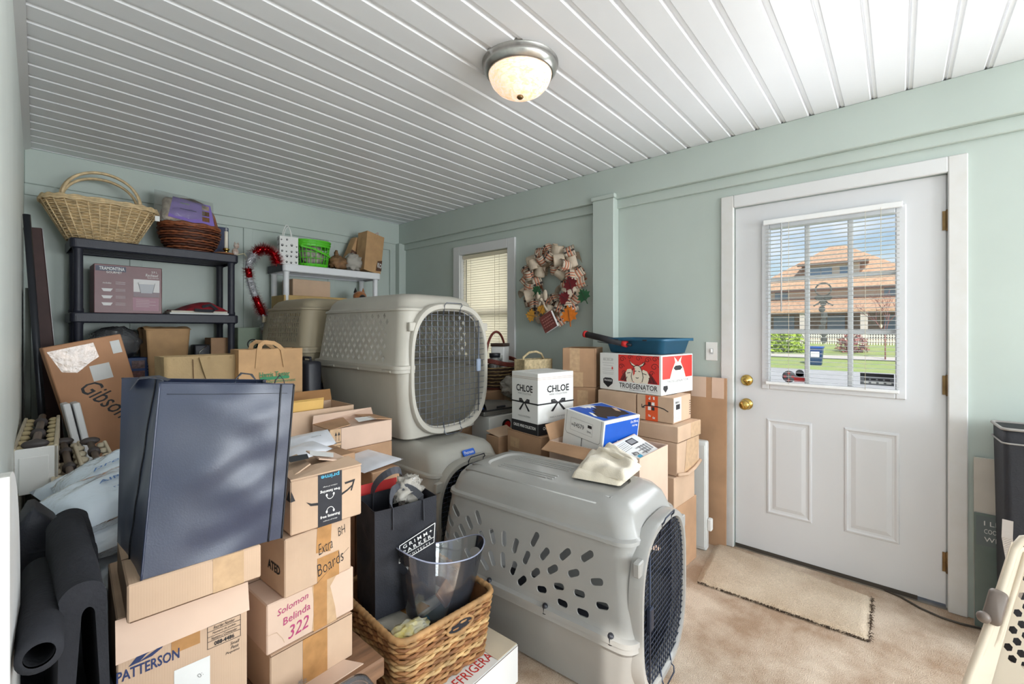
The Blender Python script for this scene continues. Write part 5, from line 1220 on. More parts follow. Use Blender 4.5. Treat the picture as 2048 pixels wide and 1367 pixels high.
q = MB(); q.strip([(-.085, .152, .56), (-.12, .160, .50), (-.14, .150, .40), (-.13, .135, .30), (-.11, .145, .24), (-.10, .165, .235)], .03, WEB, (.2, 1, .1), .003); q.build('carry_handle', t)
q = MB(); q.box(-.008, .008, -.09, .09, 0, .50, mat('glass_board_green', (110, 126, 122), .3, vary=.1)); q.box(-.0095, -.008, -.085, .085, .36, .49, mat('grey_board_print', (106, 116, 118), .6))
for k, s in enumerate(('I LIKE', 'COOKING', 'WITH')): q.text(s, Matrix.Translation((-.0102, .02, .46 - k * .035)) @ Matrix.Rotation(-PI / 2, 4, 'Y') @ Matrix.Rotation(-PI / 2, 4, 'Z'), .02, WHITE, .08)
o = q.build('sign_board', None, (2.862, -.345, .0)); o.rotation_euler = (0, math.radians(3), 0); tag(o, 'grey lettered board leaning between the door casing and the black bag', 'sign')
q = MB(); q.box(-.006, .006, -.10, .10, 0, .745, mat('beige_board', (206, 200, 190), .6, vary=.05)); o = q.build('board', None, (2.884, -.355, .0)); o.rotation_euler = (0, math.radians(1.2), 0); tag(o, 'pale beige board behind the lettered one beside the door casing', 'board')

# ------------------------------------------------------------------ shelves at the end wall
def shelf_unit(name, x0, y0, w, d, levels, m, lab, capm=None):
    t = empty(name, (x0 + w / 2, y0 + d / 2, 0), 0, lab, 'shelf unit')
    for z in levels:
        q = MB(); q.loft([[(x, y, zz) for x, y in rr(w / 2 - i, d / 2 - i, .03)] for i, zz in ((.006, z - .062), (.0, z - .055), (.0, z - .006), (.004, z), (.02, z), (.022, z - .004), (.2 if .2 < d / 2 else d / 2 - .02, z - .004))], m, False, True, False)
        for k in range(5): q.box(-w / 2 + .03, w / 2 - .03, -d / 2 + .05 + k * (d - .1) / 4 - .006, -d / 2 + .05 + k * (d - .1) / 4 + .006, z - .05, z - .006, m)
        q.box(-w / 2 + .02, w / 2 - .02, -d / 2 + .02, d / 2 - .02, z - .02, z - .004, m)
        q.build('shelf', t)
        if capm and z == levels[-1]: q = MB(); q.box(-w / 2 - .004, -w / 2 + .004, -d / 2 + .02, d / 2 - .02, z - .062, z + .001, capm, .002); q.build('end_cap', t, None)
    zs = [0] + levels
    for sx in (-1, 1):
        for sy in (-1, 1):
            q = MB()
            for a, c in zip(zs, zs[1:]): q.lathe([(.026, a), (.026, a + .02), (.023, a + .03), (.023, c - .075), (.027, c - .066), (.027, c - .056)], m, 16, Matrix.Translation((sx * (w / 2 - .04), sy * (d / 2 - .045), 0)), True, True)
            q.build('post', t)
    return t
BLKS = mat('black_shelf_plastic', (44, 46, 58), .5, vary=.12, vscale=12, bump=.2, bscale=120)
WHS = mat('white_shelf_plastic', (232, 234, 238), .4, vary=.03)
shelf_unit('shelf_unit', .25, 3.80, .918, .37, [.50, .965, 1.428, 1.888], BLKS, 'black plastic shelf unit against the end wall')
shelf_unit('shelf_unit', 1.505, 3.835, .92, .345, [.50, .965, 1.430, 1.868], WHS, 'white plastic shelf unit in the corner by the window', BLKS)
# tan basket
STR = [mat('straw_wicker', (238, 210, 164), .6, vary=.2, vscale=30), mat('straw_wicker_darker', (222, 190, 140), .6, vary=.25, vscale=30)]  # two straw tones, the darker on every other strand
t = empty('wicker_basket', (.412, 3.96, 1.889), -2, 'wide pale straw wicker basket with a tall double handle on the black shelf', 'basket')
def lf3(k): return sup(.165 + .115 * k, .115 + .07 * k, 2.8, 60), .235 * k
q = MB(); weave(q, lf3, 24, lambda k: STR[k % 2], .0056, .003, 84, .8); q.loft([[(x * .96, y * .96, z) for x, y in lf3(k)[0]] for k, z in ((0, .003), (1, .23))], STR[1], True, False); q.build('woven_body', t)
q = MB()
for i in range(30):
    P0 = resample(lf3(0)[0], 30)[i]; P1 = resample(lf3(1)[0], 30)[i]; q.tube([(P0[0] * 1.03, P0[1] * 1.03, .004), (P1[0] * 1.015, P1[1] * 1.015, .235)], .0045, STR[0], 5)
q.build('stakes', t)
q = MB()
for k in range(3): q.tube([(x, y, .232 + .010 * k + .004 * math.sin(i * 1.4 + k)) for i, (x, y) in enumerate(sup(.288 - .004 * k, .19 - .004 * k, 2.8, 90))], .0075, STR[0], 6, True)
q.build('rim', t)
for y in (-.05, .07):
    q = MB(); 
    for j in range(2): q.tube([((.19 + .006 * j) * math.cos(a) - .0, y + .012 * j, .235 + (.215 - .012 * (y > 0)) * math.sin(a) ** .85) for a in [PI * k / 24 for k in range(25)]], .0085, STR[0], 7)
    q.build('handle', t)
q = MB(); q.box(.25, .275, -.175, -.172, .165, .20, WHITE); q.build('price_tag', t)
# brown basket with pet bed pack
BRW = [mat('brown_wicker', (130, 70, 44), .5, vary=.35, vscale=40), mat('brown_wicker_light', (160, 92, 56), .5, vary=.3, vscale=40), mat('brown_wicker_dark', (92, 52, 38), .5, vary=.3, vscale=40)]
t = empty('wicker_basket', (.893, 3.96, 1.889), 0, 'round bellied brown wicker basket on the black shelf', 'basket')
def lf4(k): return sup(.125 + .06 * math.sin(k * 1.9), .105 + .045 * math.sin(k * 1.9), 2.2, 60), .185 * k
q = MB(); weave(q, lf4, 11, lambda k: BRW[(0, 1, 2)[k % 3]], .0092, .005, 56, .8); q.loft([[(x * .93, y * .93, z) for x, y in lf4(k)[0]] for k, z in ((0, .003), (.5, .1), (1, .18))], BRW[2], True, False); q.build('woven_body', t)
q = MB(); q.tube([(x, y, .188 + .004 * math.sin(i * 1.1)) for i, (x, y) in enumerate(lf4(1)[0])], .013, BRW[1], 7, True); q.build('rim', t)
q = MB(); q.tube([(.172 * math.cos(a), .02, .18 + .215 * math.sin(a) ** .8) for a in [PI * k / 22 for k in range(23)]], [.012 + .002 * math.sin(i * 2) for i in range(23)], BRW[1], 8); q.build('handle', t)
PURP = mat('purple_package', (146, 122, 204), .45, vary=.08); PLAID = mat('plaid_fleece', (196, 180, 160), .8, vary=.3, vscale=40)
t = empty('pet_bed_pack', (.862, 3.90, 2.085), 0, 'purple labelled pack in clear plastic sitting in the brown wicker basket', 'package')
t.rotation_euler = (math.radians(-22), math.radians(4), 0)
q = MB(); q.box(-.145, .14, -.035, .035, 0, .19, PLAID, .03, None, 3); q.build('folded_fleece', t)
q = MB(); q.add([(-.12, -.0375, .012), (.165, -.0375, -.01), (.14, -.0375, .18), (-.09, -.0375, .19)], [(0, 1, 2, 3)], PURP); q.text('martha', Matrix.Translation((-.02, -.039, .15)) @ Matrix.Rotation(PI / 2, 4, 'X'), .014, mat('lime_ink', (140, 190, 70), .6), .055); q.box(-.05, .05, -.039, -.0378, .098, .102, NAVYINK)
for k in range(3): q.box(.085, .13, -.039, -.0378, .03 + k * .05, .068 + k * .05, mat('pack_photo_%d' % k, ((150, 106, 70), (126, 96, 70), (190, 170, 150))[k], .5, vary=.4, vscale=40))
q.build('label_card', t)
q = MB(); pillow(q, .36, .25, .10, film('thin_clear_wrap', (220, 216, 208), .86, .08, .5, .5, 18), 4, Matrix.Translation((-.01, 0, .115)) @ Matrix.Rotation(PI / 2, 4, 'X')); q.build('plastic_wrap', t)
q = MB(); q.box(-.085, .085, -.02, .02, 0, .245, mat('navy_card', (34, 46, 84), .4), .004); o = q.build('gift_box', None, (1.085, 4.06, 1.889)); o.rotation_euler = (math.radians(-3), 0, math.radians(-3)); tag(o, 'navy blue box standing behind the brown basket on the black shelf', 'box')
t = empty('window_candle', (1.112, 3.905, 1.889), 0, 'white electric candle on a brass holder on the black shelf', 'candle lamp')
q = MB(); q.lathe([(.045, 0), (.048, .006), (.03, .012), (.012, .02), (.014, .035), (.022, .045), (.022, .055), (.014, .058)], BRASS, 20, None, True, True); q.build('holder', t)
q = MB(); q.lathe([(.0125, .055), (.0125, .185), (.009, .188)], mat('ivory_candle', (236, 230, 214), .5), 16, None, True, True); q.build('candle_stick', t)
q = MB(); q.lathe([(.006, .186), (.009, .2), (.007, .215), (.001, .226)], JAR, 12, None, True, True); q.build('bulb', t)
q = MB(); q.tube([(.03, -.03, .008), (.07, -.06, .012), (.10, -.075, .02), (.115, -.09, -.01), (.10, -.1, -.03)], .004, mat('ivory_cord', (216, 206, 170), .6), 6); q.build('lamp_cord', t)
t = empty('figurine', (1.135, 3.86, 1.889), 0, 'small white and brown kitten figurine beside the candle lamp', 'figurine')
KW = mat('white_glaze', (222, 214, 206), .4, vary=.2, vscale=40, col2=(150, 116, 96))
q = MB(); q.sphere((.025, 0, .03), .03, KW, 10, (.8, .7, 1)); q.sphere((.03, -.012, .075), .02, KW, 10)
for s in (-1, 1): q.lathe([(.008, 0), (.001, .016)], KW, 8, Matrix.Translation((.03 + s * .011, -.012, .09)))
q.build('body', t)
q = MB(); q.lathe([(.001, 0), (.06, 0), (.064, .006), (.058, .009), (.001, .009)], mat('wood_disc', (150, 104, 74), .5), 24, Matrix.Translation((.0, .0, -.001)), False, True); tag(q.build('coaster', None, (1.08, 3.835, 1.89)), 'round brown wooden disc at the front corner of the black shelf', 'coaster')

# product box on the second shelf
WINE = mat('maroon_box_print', (120, 74, 78), .4, vary=.12, vscale=5)
b = Carton((.362, 3.852), 0, .345, .22, 1.429, .315, WINE)
b.rect('F', .02, .86, .45, .965, mat('slate_print', (74, 76, 96), .5), .0007); b.text('F', .25, .915, 'TRAMONTINA', .07, WHITE, .36, 0, .02); b.text('F', .28, .84, 'GOURMET', .045, WHITE, .22, 0, .01)
b.text('F', .88, .90, '3.9 L', .045, WHITE, .09); b.text('F', .84, .83, 'Rechaud', .06, WHITE, .2, 0, 0, .3); b.text('F', .86, .775, 'food warmer', .025, WHITE, .18)
PHO = mat('pale_photo', (208, 206, 206), .4); b.rect('F', .56, .36, .96, .73, PHO, .0007); b.rect('F', .56, .36, .96, .46, mat('photo_shadow_base', (118, 96, 104), .4), .0010)
b.poly('F', [(.64, .63), (.88, .63), (.85, .44), (.67, .44)], mat('photo_steel', (168, 170, 176), .4), .0014); b.line('F', [(.61, .65), (.91, .65)], .004, PAPER, .0018)
for s in ((.63, .66, .67, .44), (.89, .66, .85, .44)): b.line('F', [(s[0], s[1]), (s[2], s[3])], .002, INK, .0018)
b.rect('F', .55, .06, .95, .34, mat('pink_print', (166, 124, 138), .5), .0007)
for k in range(5): b.line('F', [(.6, .29 - k * .035), (.8 + .1 * (k % 2), .29 - k * .035)], .0012, WHITE, .0012)
for k in range(4):
    v = .62 - k * .145
    if k: b.poly('F', [(.10, v + .03), (.26, v + .03), (.23, v - .03), (.13, v - .03)], PHO, .0012)
    else: b.text('F', .18, v, 'includes', .035, WHITE, .12, 0, 0, .2)
    for j in range(3): b.line('F', [(.30, v + .025 - j * .022), (.44, v + .025 - j * .022)], .0011, PHO, .0012)
b.rect('R', .0, .35, .12, .97, WHITE, .0007)
b.done('maroon food warmer carton on the second shelf of the black unit')
q = MB(); q.box(-.18, .18, -.11, .11, 0, .012, PAPER, .002); q.box(-.17, .175, -.10, .105, .012, .026, mat('cream_pages', (210, 204, 190), .7), .002); tag(q.build('booklets', None, (.925, 3.93, 1.4295)), 'flat white booklets under the red folded bag on the black shelf', 'booklet')
REDF = mat('red_black_fabric', (176, 36, 48), .55, vary=.75, vscale=9, col2=(40, 28, 36))
t = empty('folded_bag', (.935, 3.925, 1.456), 0, 'red and black folded reusable bag on the black shelf', 'bag')
q = MB(); q.grid(lambda u, v: ((u - .5) * .36, (v - .5) * .2, max(0, .065 * math.sin(PI * u ** 1.4) * math.sin(PI * v) ** .4 + .016 * noise.noise((u * 5, v * 4, 1)))), 22, 14, REDF); q.build('body', t)
q = MB(); q.strip([(.0, -.105, .03), (.05, -.118, .045), (.09, -.122, .01), (.06, -.13, .0), (-.05, -.125, .003)], .022, BLACKF, (0, .3, 1), .002); q.build('handle', t)

# third shelf
b = Carton((.40, 3.86), 4, .27, .2, .966, .165, mat('blue_box_print', (40, 70, 124), .4, vary=.2, vscale=10))
for k, (u, v) in enumerate(((.3, .5), (.68, .72), (.68, .3))): b.rect('F', u - .13, v - (.35 if k == 0 else .16), u + .13, v + (.35 if k == 0 else .16), mat('blue_box_photo_%d' % k, ((150, 160, 170), (120, 90, 90), (130, 84, 80))[k], .4, vary=.5, vscale=60), .001)
for k in range(4): b.line('F', [(.86, .8 - k * .12), (.97, .8 - k * .12)], .0015, WHITE)
b.done('blue printed appliance carton on the third shelf of the black unit')
t = empty('cooking_pot', (.475, 3.98, 1.132), 0, 'steel lidded pot wrapped in clear plastic on the blue carton', 'pot')
POT = mat('dark_steel', (92, 94, 100), .3, metal=.8, vary=.1); q = MB(); q.lathe([(.09, .0), (.10, .01), (.105, .10), (.11, .105), (.08, .135), (.03, .15)], POT, 28, None, True, True); q.build('pot_body', t)
q = MB(); q.lathe([(.02, .148), (.045, .155), (.045, .19), (.02, .195)], NICKEL, 20, None, True, True); q.build('lid_knob', t)
q = MB(); blob(q, (.0, -.01, .10), .125, film('clear_wrap', (190, 192, 196), .80, .1, .6, .6, 22), 5.3, (1.1, .9, .85), .2); q.build('plastic_wrap', t)
t = empty('paper_bag', (.735, 3.93, .966), 6, 'plain brown paper bag with a folded top on the third shelf of the black unit', 'paper bag')
mb, lp = softbag(.21, .14, .36, KRAFT, .012, .014, 9.9, .22, nz=10); mb.build('body', t)
q = MB(); q.grid(lambda u, v: (-.135 + .27 * u, -.09 + .17 * v, .352 + .022 * math.sin(PI * v) + .012 * noise.noise((u * 5, v * 3, 4))), 12, 8, KRAFT); q.build('folded_top', t)
plain((.93, 3.87), 0, .20, .18, .966, .10, CARD, 'low tan carton on the third shelf beside the brown paper bag')
plain((1.01, 3.90), 0, .12, .16, 1.067, .19, CARDD, 'small brown carton on top of the low tan one on the third shelf')
q = MB(); q.box(-.05, .05, -.06, .06, 0, .14, BLACKP, .01, None, 2); q.tube([(-.04, -.065, .01), (-.02, -.07, .09), (.03, -.066, .135)], .003, NICKEL, 6); tag(q.build('black_container', None, (.955, 3.95, 1.068)), 'small black container with a bright wire on the third shelf', 'container')
SGB = mat('sage_tin', (140, 156, 136), .5, vary=.05)
b = Carton((1.20, 3.93), 0, .16, .16, 0, 1.335, SGB); b.poly('F', [(.66 + .26 * math.cos(k * PI / 10), .90 + .032 * math.sin(k * PI / 10)) for k in range(20)], INK, .001); b.poly('F', [(.66 + .20 * math.cos(k * PI / 10), .90 + .024 * math.sin(k * PI / 10)) for k in range(20)], SGB, .0014); b.rect('F', .60, .88, .72, .918, INK, .0018)
b.done('tall grey green box with a round black emblem between the two shelf units')

# tinsel cane hooked on the white shelf
t = empty('tinsel_cane', (1.47, 3.80, 1.86), 0, 'red and white tinsel candy cane hooked over the end of the white shelf', 'decoration')
pts = [(556, 527, 3.74), (549, 508, 3.76), (537, 499, 3.78), (522, 497, 3.78), (508, 508, 3.78), (499, 522, 3.78), (496, 536, 3.79), (499, 555, 3.79), (504, 574, 3.79), (510, 592, 3.79), (517, 608, 3.79), (526, 628, 3.80), (536, 655, 3.80), (545, 680, 3.81)]
W0 = Vector((1.47, 3.80, 1.86)); PP = [ay(x, y, Y) - W0 for x, y, Y in pts]
TR = mat('red_tinsel', (196, 20, 30), .25, metal=.6); TW = mat('white_tinsel', (232, 232, 236), .3, metal=.2)
cols = [TR, TR, TR, TR, TW, TW, TR, TW, TW, TR, TR, TW, TR]
grp = []
for i, m in enumerate(cols):
    if grp and grp[-1][0] is m: grp[-1][1].append(i)
    else: grp.append((m, [i]))
for m, idx in grp:
    q = MB()
    for i in idx:
        a, c = PP[i], PP[i + 1]; d = (c - a).normalized(); u = d.orthogonal().normalized(); v = d.cross(u)
        for k in range(int(300 * max(.6, (c - a).length / .075))):
            p = a.lerp(c, rnd.random()); th = rnd.random() * 2 * PI; e = (u * math.cos(th) + v * math.sin(th) + d * rnd.uniform(-.4, .4)).normalized(); l = rnd.uniform(.045, .07); s = e.cross(d).normalized() * .0038
            q.poly([p - s, p + e * l * .6 - s * 1.2, p + e * l, p + s], m)
    q.tube([PP[i] for i in idx] + [PP[idx[-1] + 1]], .022, m, 6); q.build('tinsel_section', t)['label'] = ('red' if m is TR else 'white') + ' tinsel section'

# on top of the white shelf
PAWB = mat('white_gift_paper', (226, 226, 224), .5)
t = empty('gift_bag', (1.575, 3.925, 1.869), -8, 'white gift bag with black paw prints and twisted handles', 'gift bag')
q = MB(); q.box(-.072, .072, -.045, .045, 0, .235, PAWB); 
def paw(mb, T, s):
    mb.poly([(s * .55 * math.cos(k * PI / 5), s * .45 * math.sin(k * PI / 5) - s * .2, 0) for k in range(10)], INK, T)
    for dx, dy in ((-.6, .25), (-.22, .6), (.22, .6), (.6, .25)): mb.poly([(s * (dx + .18 * math.cos(k * PI / 4)), s * (dy + .26 * math.sin(k * PI / 4)), 0) for k in range(8)], INK, T)
for i in range(18):
    x, z, s = -.055 + (i % 4) * .037 + rnd.uniform(-.004, .004), .02 + (i // 4) * .046 + rnd.uniform(-.006, .006), rnd.choice((.009, .012, .015)); paw(q, Matrix.Translation((x, -.0456, z)) @ Matrix.Rotation(PI / 2, 4, 'X') @ Matrix.Rotation(rnd.uniform(-.5, .5), 4, 'Z'), s)
for i in range(10): paw(q, Matrix.Translation((.0726, -.028 + (i % 2) * .045, .03 + (i // 2) * .045)) @ Matrix.Rotation(PI / 2, 4, 'Z') @ Matrix.Rotation(PI / 2, 4, 'X'), .012); paw(q, Matrix.Translation((-.0726, -.02 + (i % 2) * .04, .03 + (i // 2) * .045)) @ Matrix.Rotation(-PI / 2, 4, 'Z') @ Matrix.Rotation(PI / 2, 4, 'X'), .012)
q.build('body', t)
for y in (-.035, .035):
    q = MB(); q.tube([(-.05 + .025 * (y > 0) + .07 * k / 12 * (1 if y < 0 else 1.0), y, .225 + .105 * math.sin(PI * k / 12) ** .6) for k in range(13)], .0035, WHITE, 6); q.build('twisted_handle', t)
LIME2 = mat('lime_plastic', (96, 206, 48), .4, vary=.05)
t = empty('plastic_basket', (1.79, 3.94, 1.869), -6, 'bright lime green plastic basket on the white shelf', 'basket')
q = MB(); 
def gb(k): return [(x, y) for x, y in sup(.125 + .025 * k, .095 + .02 * k, 2.4, 48)]
q.loft([[(x, y, .002) for x, y in gb(0)], [(x, y, .022) for x, y in gb(.08)]], LIME2, True, False)
for k, r in ((.1, .005), (.33, .0035), (.56, .0035), (.8, .006), (.9, .009), (1, .009)): q.tube([(x, y, .225 * k) for x, y in gb(k)], r, LIME2, 6, True)
for i in range(0, 48, 2): q.tube([(*gb(0)[i], .01), (*gb(.95)[i], .215)], .0036, LIME2, 4)
q.loft([[(x, y, .182) for x, y in gb(.82)], [(x, y, .225) for x, y in gb(1)]], LIME2); q.build('body', t)
q = MB(); q.strip([(-.148, 0, .215), (-.12, -.09, .17), (-.03, -.122, .15), (.07, -.115, .115), (.14, -.05, .10), (.15, 0, .12)], .016, LIME2, (0, .2, 1), .005); q.build('handle', t)
q = MB(); blob(q, (0, 0, .105), .10, mat('pale_wrapped_goods', (196, 190, 176), .6, vary=.35, vscale=30), 1.9, (1.05, .8, .95), .2); tag(q.build('wrapped_bundle', None, (1.79, 3.94, 1.876)), 'pale wrapped bundle inside the lime green basket', 'bundle')
BURL = mat('brown_netting', (150, 112, 76), .7, vary=.35, vscale=30, bump=.5, bscale=40)
q = MB(); blob(q, (0, 0, .065), .075, BURL, 7.3, (1.15, .9, .85), .4); blob(q, (-.02, 0, .14), .03, BURL, 2.3, (.6, .6, 1.3), .6); tag(q.build('mesh_sack', None, (2.03, 3.93, 1.873)), 'small brown sack beside the lime green basket on the white shelf', 'sack')
q = MB(); blob(q, (0, 0, .08), .08, CLING, 4.1, (1.05, .9, 1), .35); tag(q.build('plastic_bag', None, (2.165, 3.905, 1.875)), 'whitish plastic wrapped bundle between the brown sack and the paper bags', 'plastic bag')
BRP = mat('brown_bag_print', (92, 62, 46), .7)
t = empty('paper_bag', (2.335, 3.93, 1.876), 8, 'creased brown paper shopping bag leaning at the corner end of the white shelf', 'paper bag'); t.rotation_euler = (math.radians(-3), math.radians(9), math.radians(8))
mb, lp = softbag(.20, .13, .385, KRAFT, .004, .012, 6.2, .05, nz=12); mb.build('body', t).data.set_sharp_from_angle(angle=math.radians(35))
q = MB(); q.poly([(.035, -.076, .02), (.1, -.074, .03), (.1, -.074, .14), (.045, -.076, .12)], BRP); q.text('KO', Matrix.Translation((.07, -.078, .08)) @ Matrix.Rotation(PI / 2, 4, 'X'), .05, WHITE, .05, .02); q.build('printed_logo', t)
q = MB(); q.tube([(.04, 0, .385), (.055, 0, .425), (.075, 0, .44), (.085, 0, .385)], .0022, REDINK, 5); q.build('string_handle', t)
t = empty('paper_bag', (2.215, 4.07, 1.876), 0, 'dark printed brown paper bag slumped behind the creased one', 'paper bag'); t.rotation_euler = (0, math.radians(24), math.radians(4))
mb, lp = softbag(.19, .10, .34, KRAFT, .003, .012, 3.2, .02, nz=10); mb.build('body', t)
q = MB(); q.box(-.096, .09, -.058, -.054, .11, .20, BRP); q.text("ISER'S", Matrix.Translation((0, -.0588, .155)) @ Matrix.Rotation(PI / 2, 4, 'X'), .05, SKIN, .15, .02); q.build('printed_logo', t)
plain((1.52, 3.86), 0, .56, .27, 1.431, .178, mat('yellow_carton', (206, 172, 112), .7, vary=.1), 'flat yellowish carton on the second shelf of the white unit')
plain((1.60, 3.88), 2, .335, .20, 1.610, .142, CARD, 'tan carton on the yellowish one on the white shelf unit', lambda b: b.poly('T', [(.4, .2), (.7, .25), (.75, .6), (.45, .7)], CARDIN, .004))
DOGB = mat('brown_plush', (176, 112, 62), .95, vary=.15, vscale=60, sheen=.4); DOGK = mat('black_plush', (34, 30, 30), .9, sheen=.3)
t = empty('plush_dog', (2.215, 3.90, 1.4315), 0, 'brown and black plush dog toy peeking over the big beige kennel', 'plush toy')
q = MB(); q.sphere((0, 0, .08), .075, DOGB, 14, (1, .8, 1.1)); q.sphere((0, -.03, .20), .055, DOGB, 14, (1.15, 1, .95)); q.build('body', t)
q = MB(); q.sphere((0, -.075, .187), .032, DOGK, 12, (1, 1, .95)); q.build('muzzle', t)
for s in (-1, 1):
    q = MB(); q.loft([[(s * (.04 + .0 * k) + x * (1 - k), -.02 + y * (1 - k), .235 + .055 * k) for x, y in sup(.02, .009, 2, 10)] for k in (0, .5, .95)], DOGB if s > 0 else DOGK, True, True); q.build('ear', t)
q = MB(); q.tube([(.05 * math.cos(a), -.01 + .04 * math.sin(a), .15) for a in [PI * k / 10 for k in range(20)]], .009, REDINK, 6, True); q.build('collar', t)

# ------------------------------------------------------------------ along the house wall
DKB = mat('dark_brown_laminate', (70, 48, 46), .55, vary=.2, vscale=6, spec=.25); DKM = mat('dark_metal_tube', (58, 60, 66), .35, metal=.5)
def plank(P0, P1, w, th, m, side=(1, 0, 0), mb=None, edge=None):
    P0, P1 = Vector(P0), Vector(P1); a = (P1 - P0); L_ = a.length; a.normalize(); s = Vector(side); s = (s - a * s.dot(a)).normalized(); n = a.cross(s)
    M_ = Matrix((s, n, a)).transposed().to_4x4(); M_.translation = P0
    mb = mb or MB(); mb.box(-w / 2, w / 2, -th / 2, th / 2, 0, L_, m, .004, M_)
    if edge: mb.box(w / 2, w / 2 + .002, -th / 2 - .001, th / 2 + .001, .002, L_ - .002, edge, 0, M_)
    return mb, M_, L_
mb, M1, L1 = plank((.226, 3.62, .003), (.094, 3.70, 1.90), .072, .03, DKB, (1, .02, 0), None, mat('pale_laminate_edge', (176, 172, 176), .4)); tag(mb.build('wooden_board'), 'long dark brown board leaning on the house wall behind the guitar carton', 'board')
q = MB(); q.tube([(.168, 3.50, .0), (.068, 3.55, 1.945)], .0155, DKM, 12); tag(q.build('metal_pole'), 'dark metal pole leaning beside the long brown board', 'pole')
q = MB(); q.box(-.010, .010, -.16, .18, 0, 1.55, mat('wall_gap_dark', (70, 76, 66), .6, vary=.2)); o = q.build('wall_gap_sheet', None, (.078, 3.74, 0)); o.rotation_euler = (0, 0, math.radians(-1.7)); tag(o, 'thin dark sheet added for the dark gap at the house wall behind the pole', 'board')  # dark sheet put in where only a dark gap shows beside the wall
# guitar carton
Pb, Pt = Vector((.542, 3.30, .038)), Vector((.262, 3.33, 1.262)); a = (Pt - Pb).normalized(); s = Vector((1, .06, .0)); s = (s - a * s.dot(a)).normalized(); n_ = a.cross(s); L_ = (Pt - Pb).length
Mg = Matrix((s, n_, a)).transposed(); fy = Mg.col[1]
Mg = Mg.to_4x4(); Mg.translation = Pb
face = -1
GC = mat('guitar_carton', (198, 146, 108), .7, vary=.1, vscale=4, wave=.05, wscale=60)
wg_ = .31; q = MB(); q.box(-wg_ / 2, wg_ / 2, -.065, .065, 0, L_, GC, .004, Mg)
def GT(x, z, rot=0): 
    yv = .0662 * face
    B = Matrix(((1 * (1 if face < 0 else -1), 0, 0), (0, 0, face), (0, 1, 0))).to_4x4()
    return Mg @ Matrix.Translation((x, yv, z)) @ B @ Matrix.Rotation(math.radians(rot), 4, 'Z')
gx = 1 if face < 0 else -1
q.text('Gibson', GT(.02, L_ - .335, -60), .085, INK, .245, .003, .35)
for k in range(6): q.box((.085 + k * .009) * gx - .0012, (.085 + k * .009) * gx + .0012, *sorted((.0655 * face, .0662 * face)), L_ - .98, L_ - .70, INK, 0, Mg)
gb_ = q.build('guitar_box'); tag(gb_, 'long brown guitar carton with a black script logo leaning by the shelf', 'box')
q = MB(); q.add([(-.145 * gx, .0665 * face, L_ - .025), (.035 * gx, .0665 * face, L_ - .02), (.040 * gx, .0665 * face, L_ - .10), (-.0 * gx, .0665 * face, L_ - .12), (-.06 * gx, .0665 * face, L_ - .16), (-.115 * gx, .0665 * face, L_ - .14)], [(0, 1, 2, 3, 4, 5) if gx * face < 0 else (5, 4, 3, 2, 1, 0)], mat('crinkled_shiny_tape', (222, 192, 168), .15, vary=.25, vscale=30, bump=.4, bscale=40), False, Mg); q.build('packing_tape', gb_)
q = MB(); q.box(-.010, .072, -.0672, -.0664, L_ - .225, L_ - .14, PAPER, 0, Mg); q.build('paper_label', gb_)['label'] = 'square white label'
q = MB(); q.box(.10, .14, -.0672, -.0664, L_ - .10, L_ - .03, PAPER, 0, Mg); q.build('paper_label', gb_)['label'] = 'small white label at the top edge'
# white boards
for k, (x0, x1) in enumerate(((118, 133), (133, 152))):
    P1_, Pf = Vector((.184 + .034 * k, 3.06, .965)), Vector((.354 + .034 * k, 3.04, .002))
    mb, _, _ = plank(Pf, P1_, .026, .10, WHITEPAINT, (1, .05, 0)); tag(mb.build('white_board'), 'narrow white board standing behind the beige racks, %s' % ('nearer the house wall', 'nearer the guitar carton')[k], 'board', 'pair of narrow white boards')
# beige racks with a dark rod
RK = mat('ivory_plastic', (214, 202, 178), .45, vary=.08, vscale=10); DKR = mat('grey_brown_rod', (104, 92, 84), .5); KNOB = mat('dark_knob', (64, 58, 58), .5)
def rack(P0, P1, w, h, lab, white=False):
    P0, P1 = Vector(P0), Vector(P1); a = (P1 - P0); L_ = a.length; a.normalize(); s = Vector((1, 0, 0)); s = (s - a * s.dot(a)).normalized(); n = s.cross(a)
    if n.z < 0: n = -n
    M_ = Matrix((s, a, n)).transposed().to_4x4(); M_.translation = P0
    t = empty('shoe_rack' if 0 else 'plastic_rack', P0, 0, lab, 'rack', 'ivory plastic racks by the house wall'); Mi = Matrix.Translation(-P0) @ M_
    q = MB(); q.box(-w / 2, -w / 2 + .012, 0, L_, -h, 0, RK, .003, Mi); q.box(w / 2 - .012, w / 2, 0, L_, -h, 0, RK, .003, Mi); q.box(-w / 2, w / 2, 0, L_, -h, -h + .01, RK, 0, Mi); q.box(-w / 2, w / 2, 0, .012, -h, -.004, WHITE if white else RK, .003, Mi)
    q.build('tray', t)
    for i in range(7):
        for sx in (-1, 1): q = MB(); q.sphere((sx * w * .33, .03 + L_ * (i + .2) / 7, -.012), w * .16, RK if not white else mat('yellowed_bead', (206, 188, 146), .5), 10, (1, 1.5, .55), Mi); q.build('cup', t)
    q = MB(); q.tube([Mi @ Vector((0, .01, .0)), Mi @ Vector((0, L_, .0))], w * .11, DKR, 10); q.build('rod', t)
    for y in (.02, L_ * .34, L_ * .72):
        q = MB(); q.tube([Mi @ Vector((0, y, .0)), Mi @ Vector((0, y + .022, .0))], w * .19, KNOB, 12); q.build('collar', t)
    q = MB(); q.sphere((0, L_ if not white else .02, .006), w * .26, KNOB, 12, (1.2, .6, .6), Mi); q.build('end_knob', t)
    if white: q = MB(); q.box(-w * .34, w * .30, -.004, .0, -h, -.035, WHITE, .004, Mi); q.build('front_plate', t)
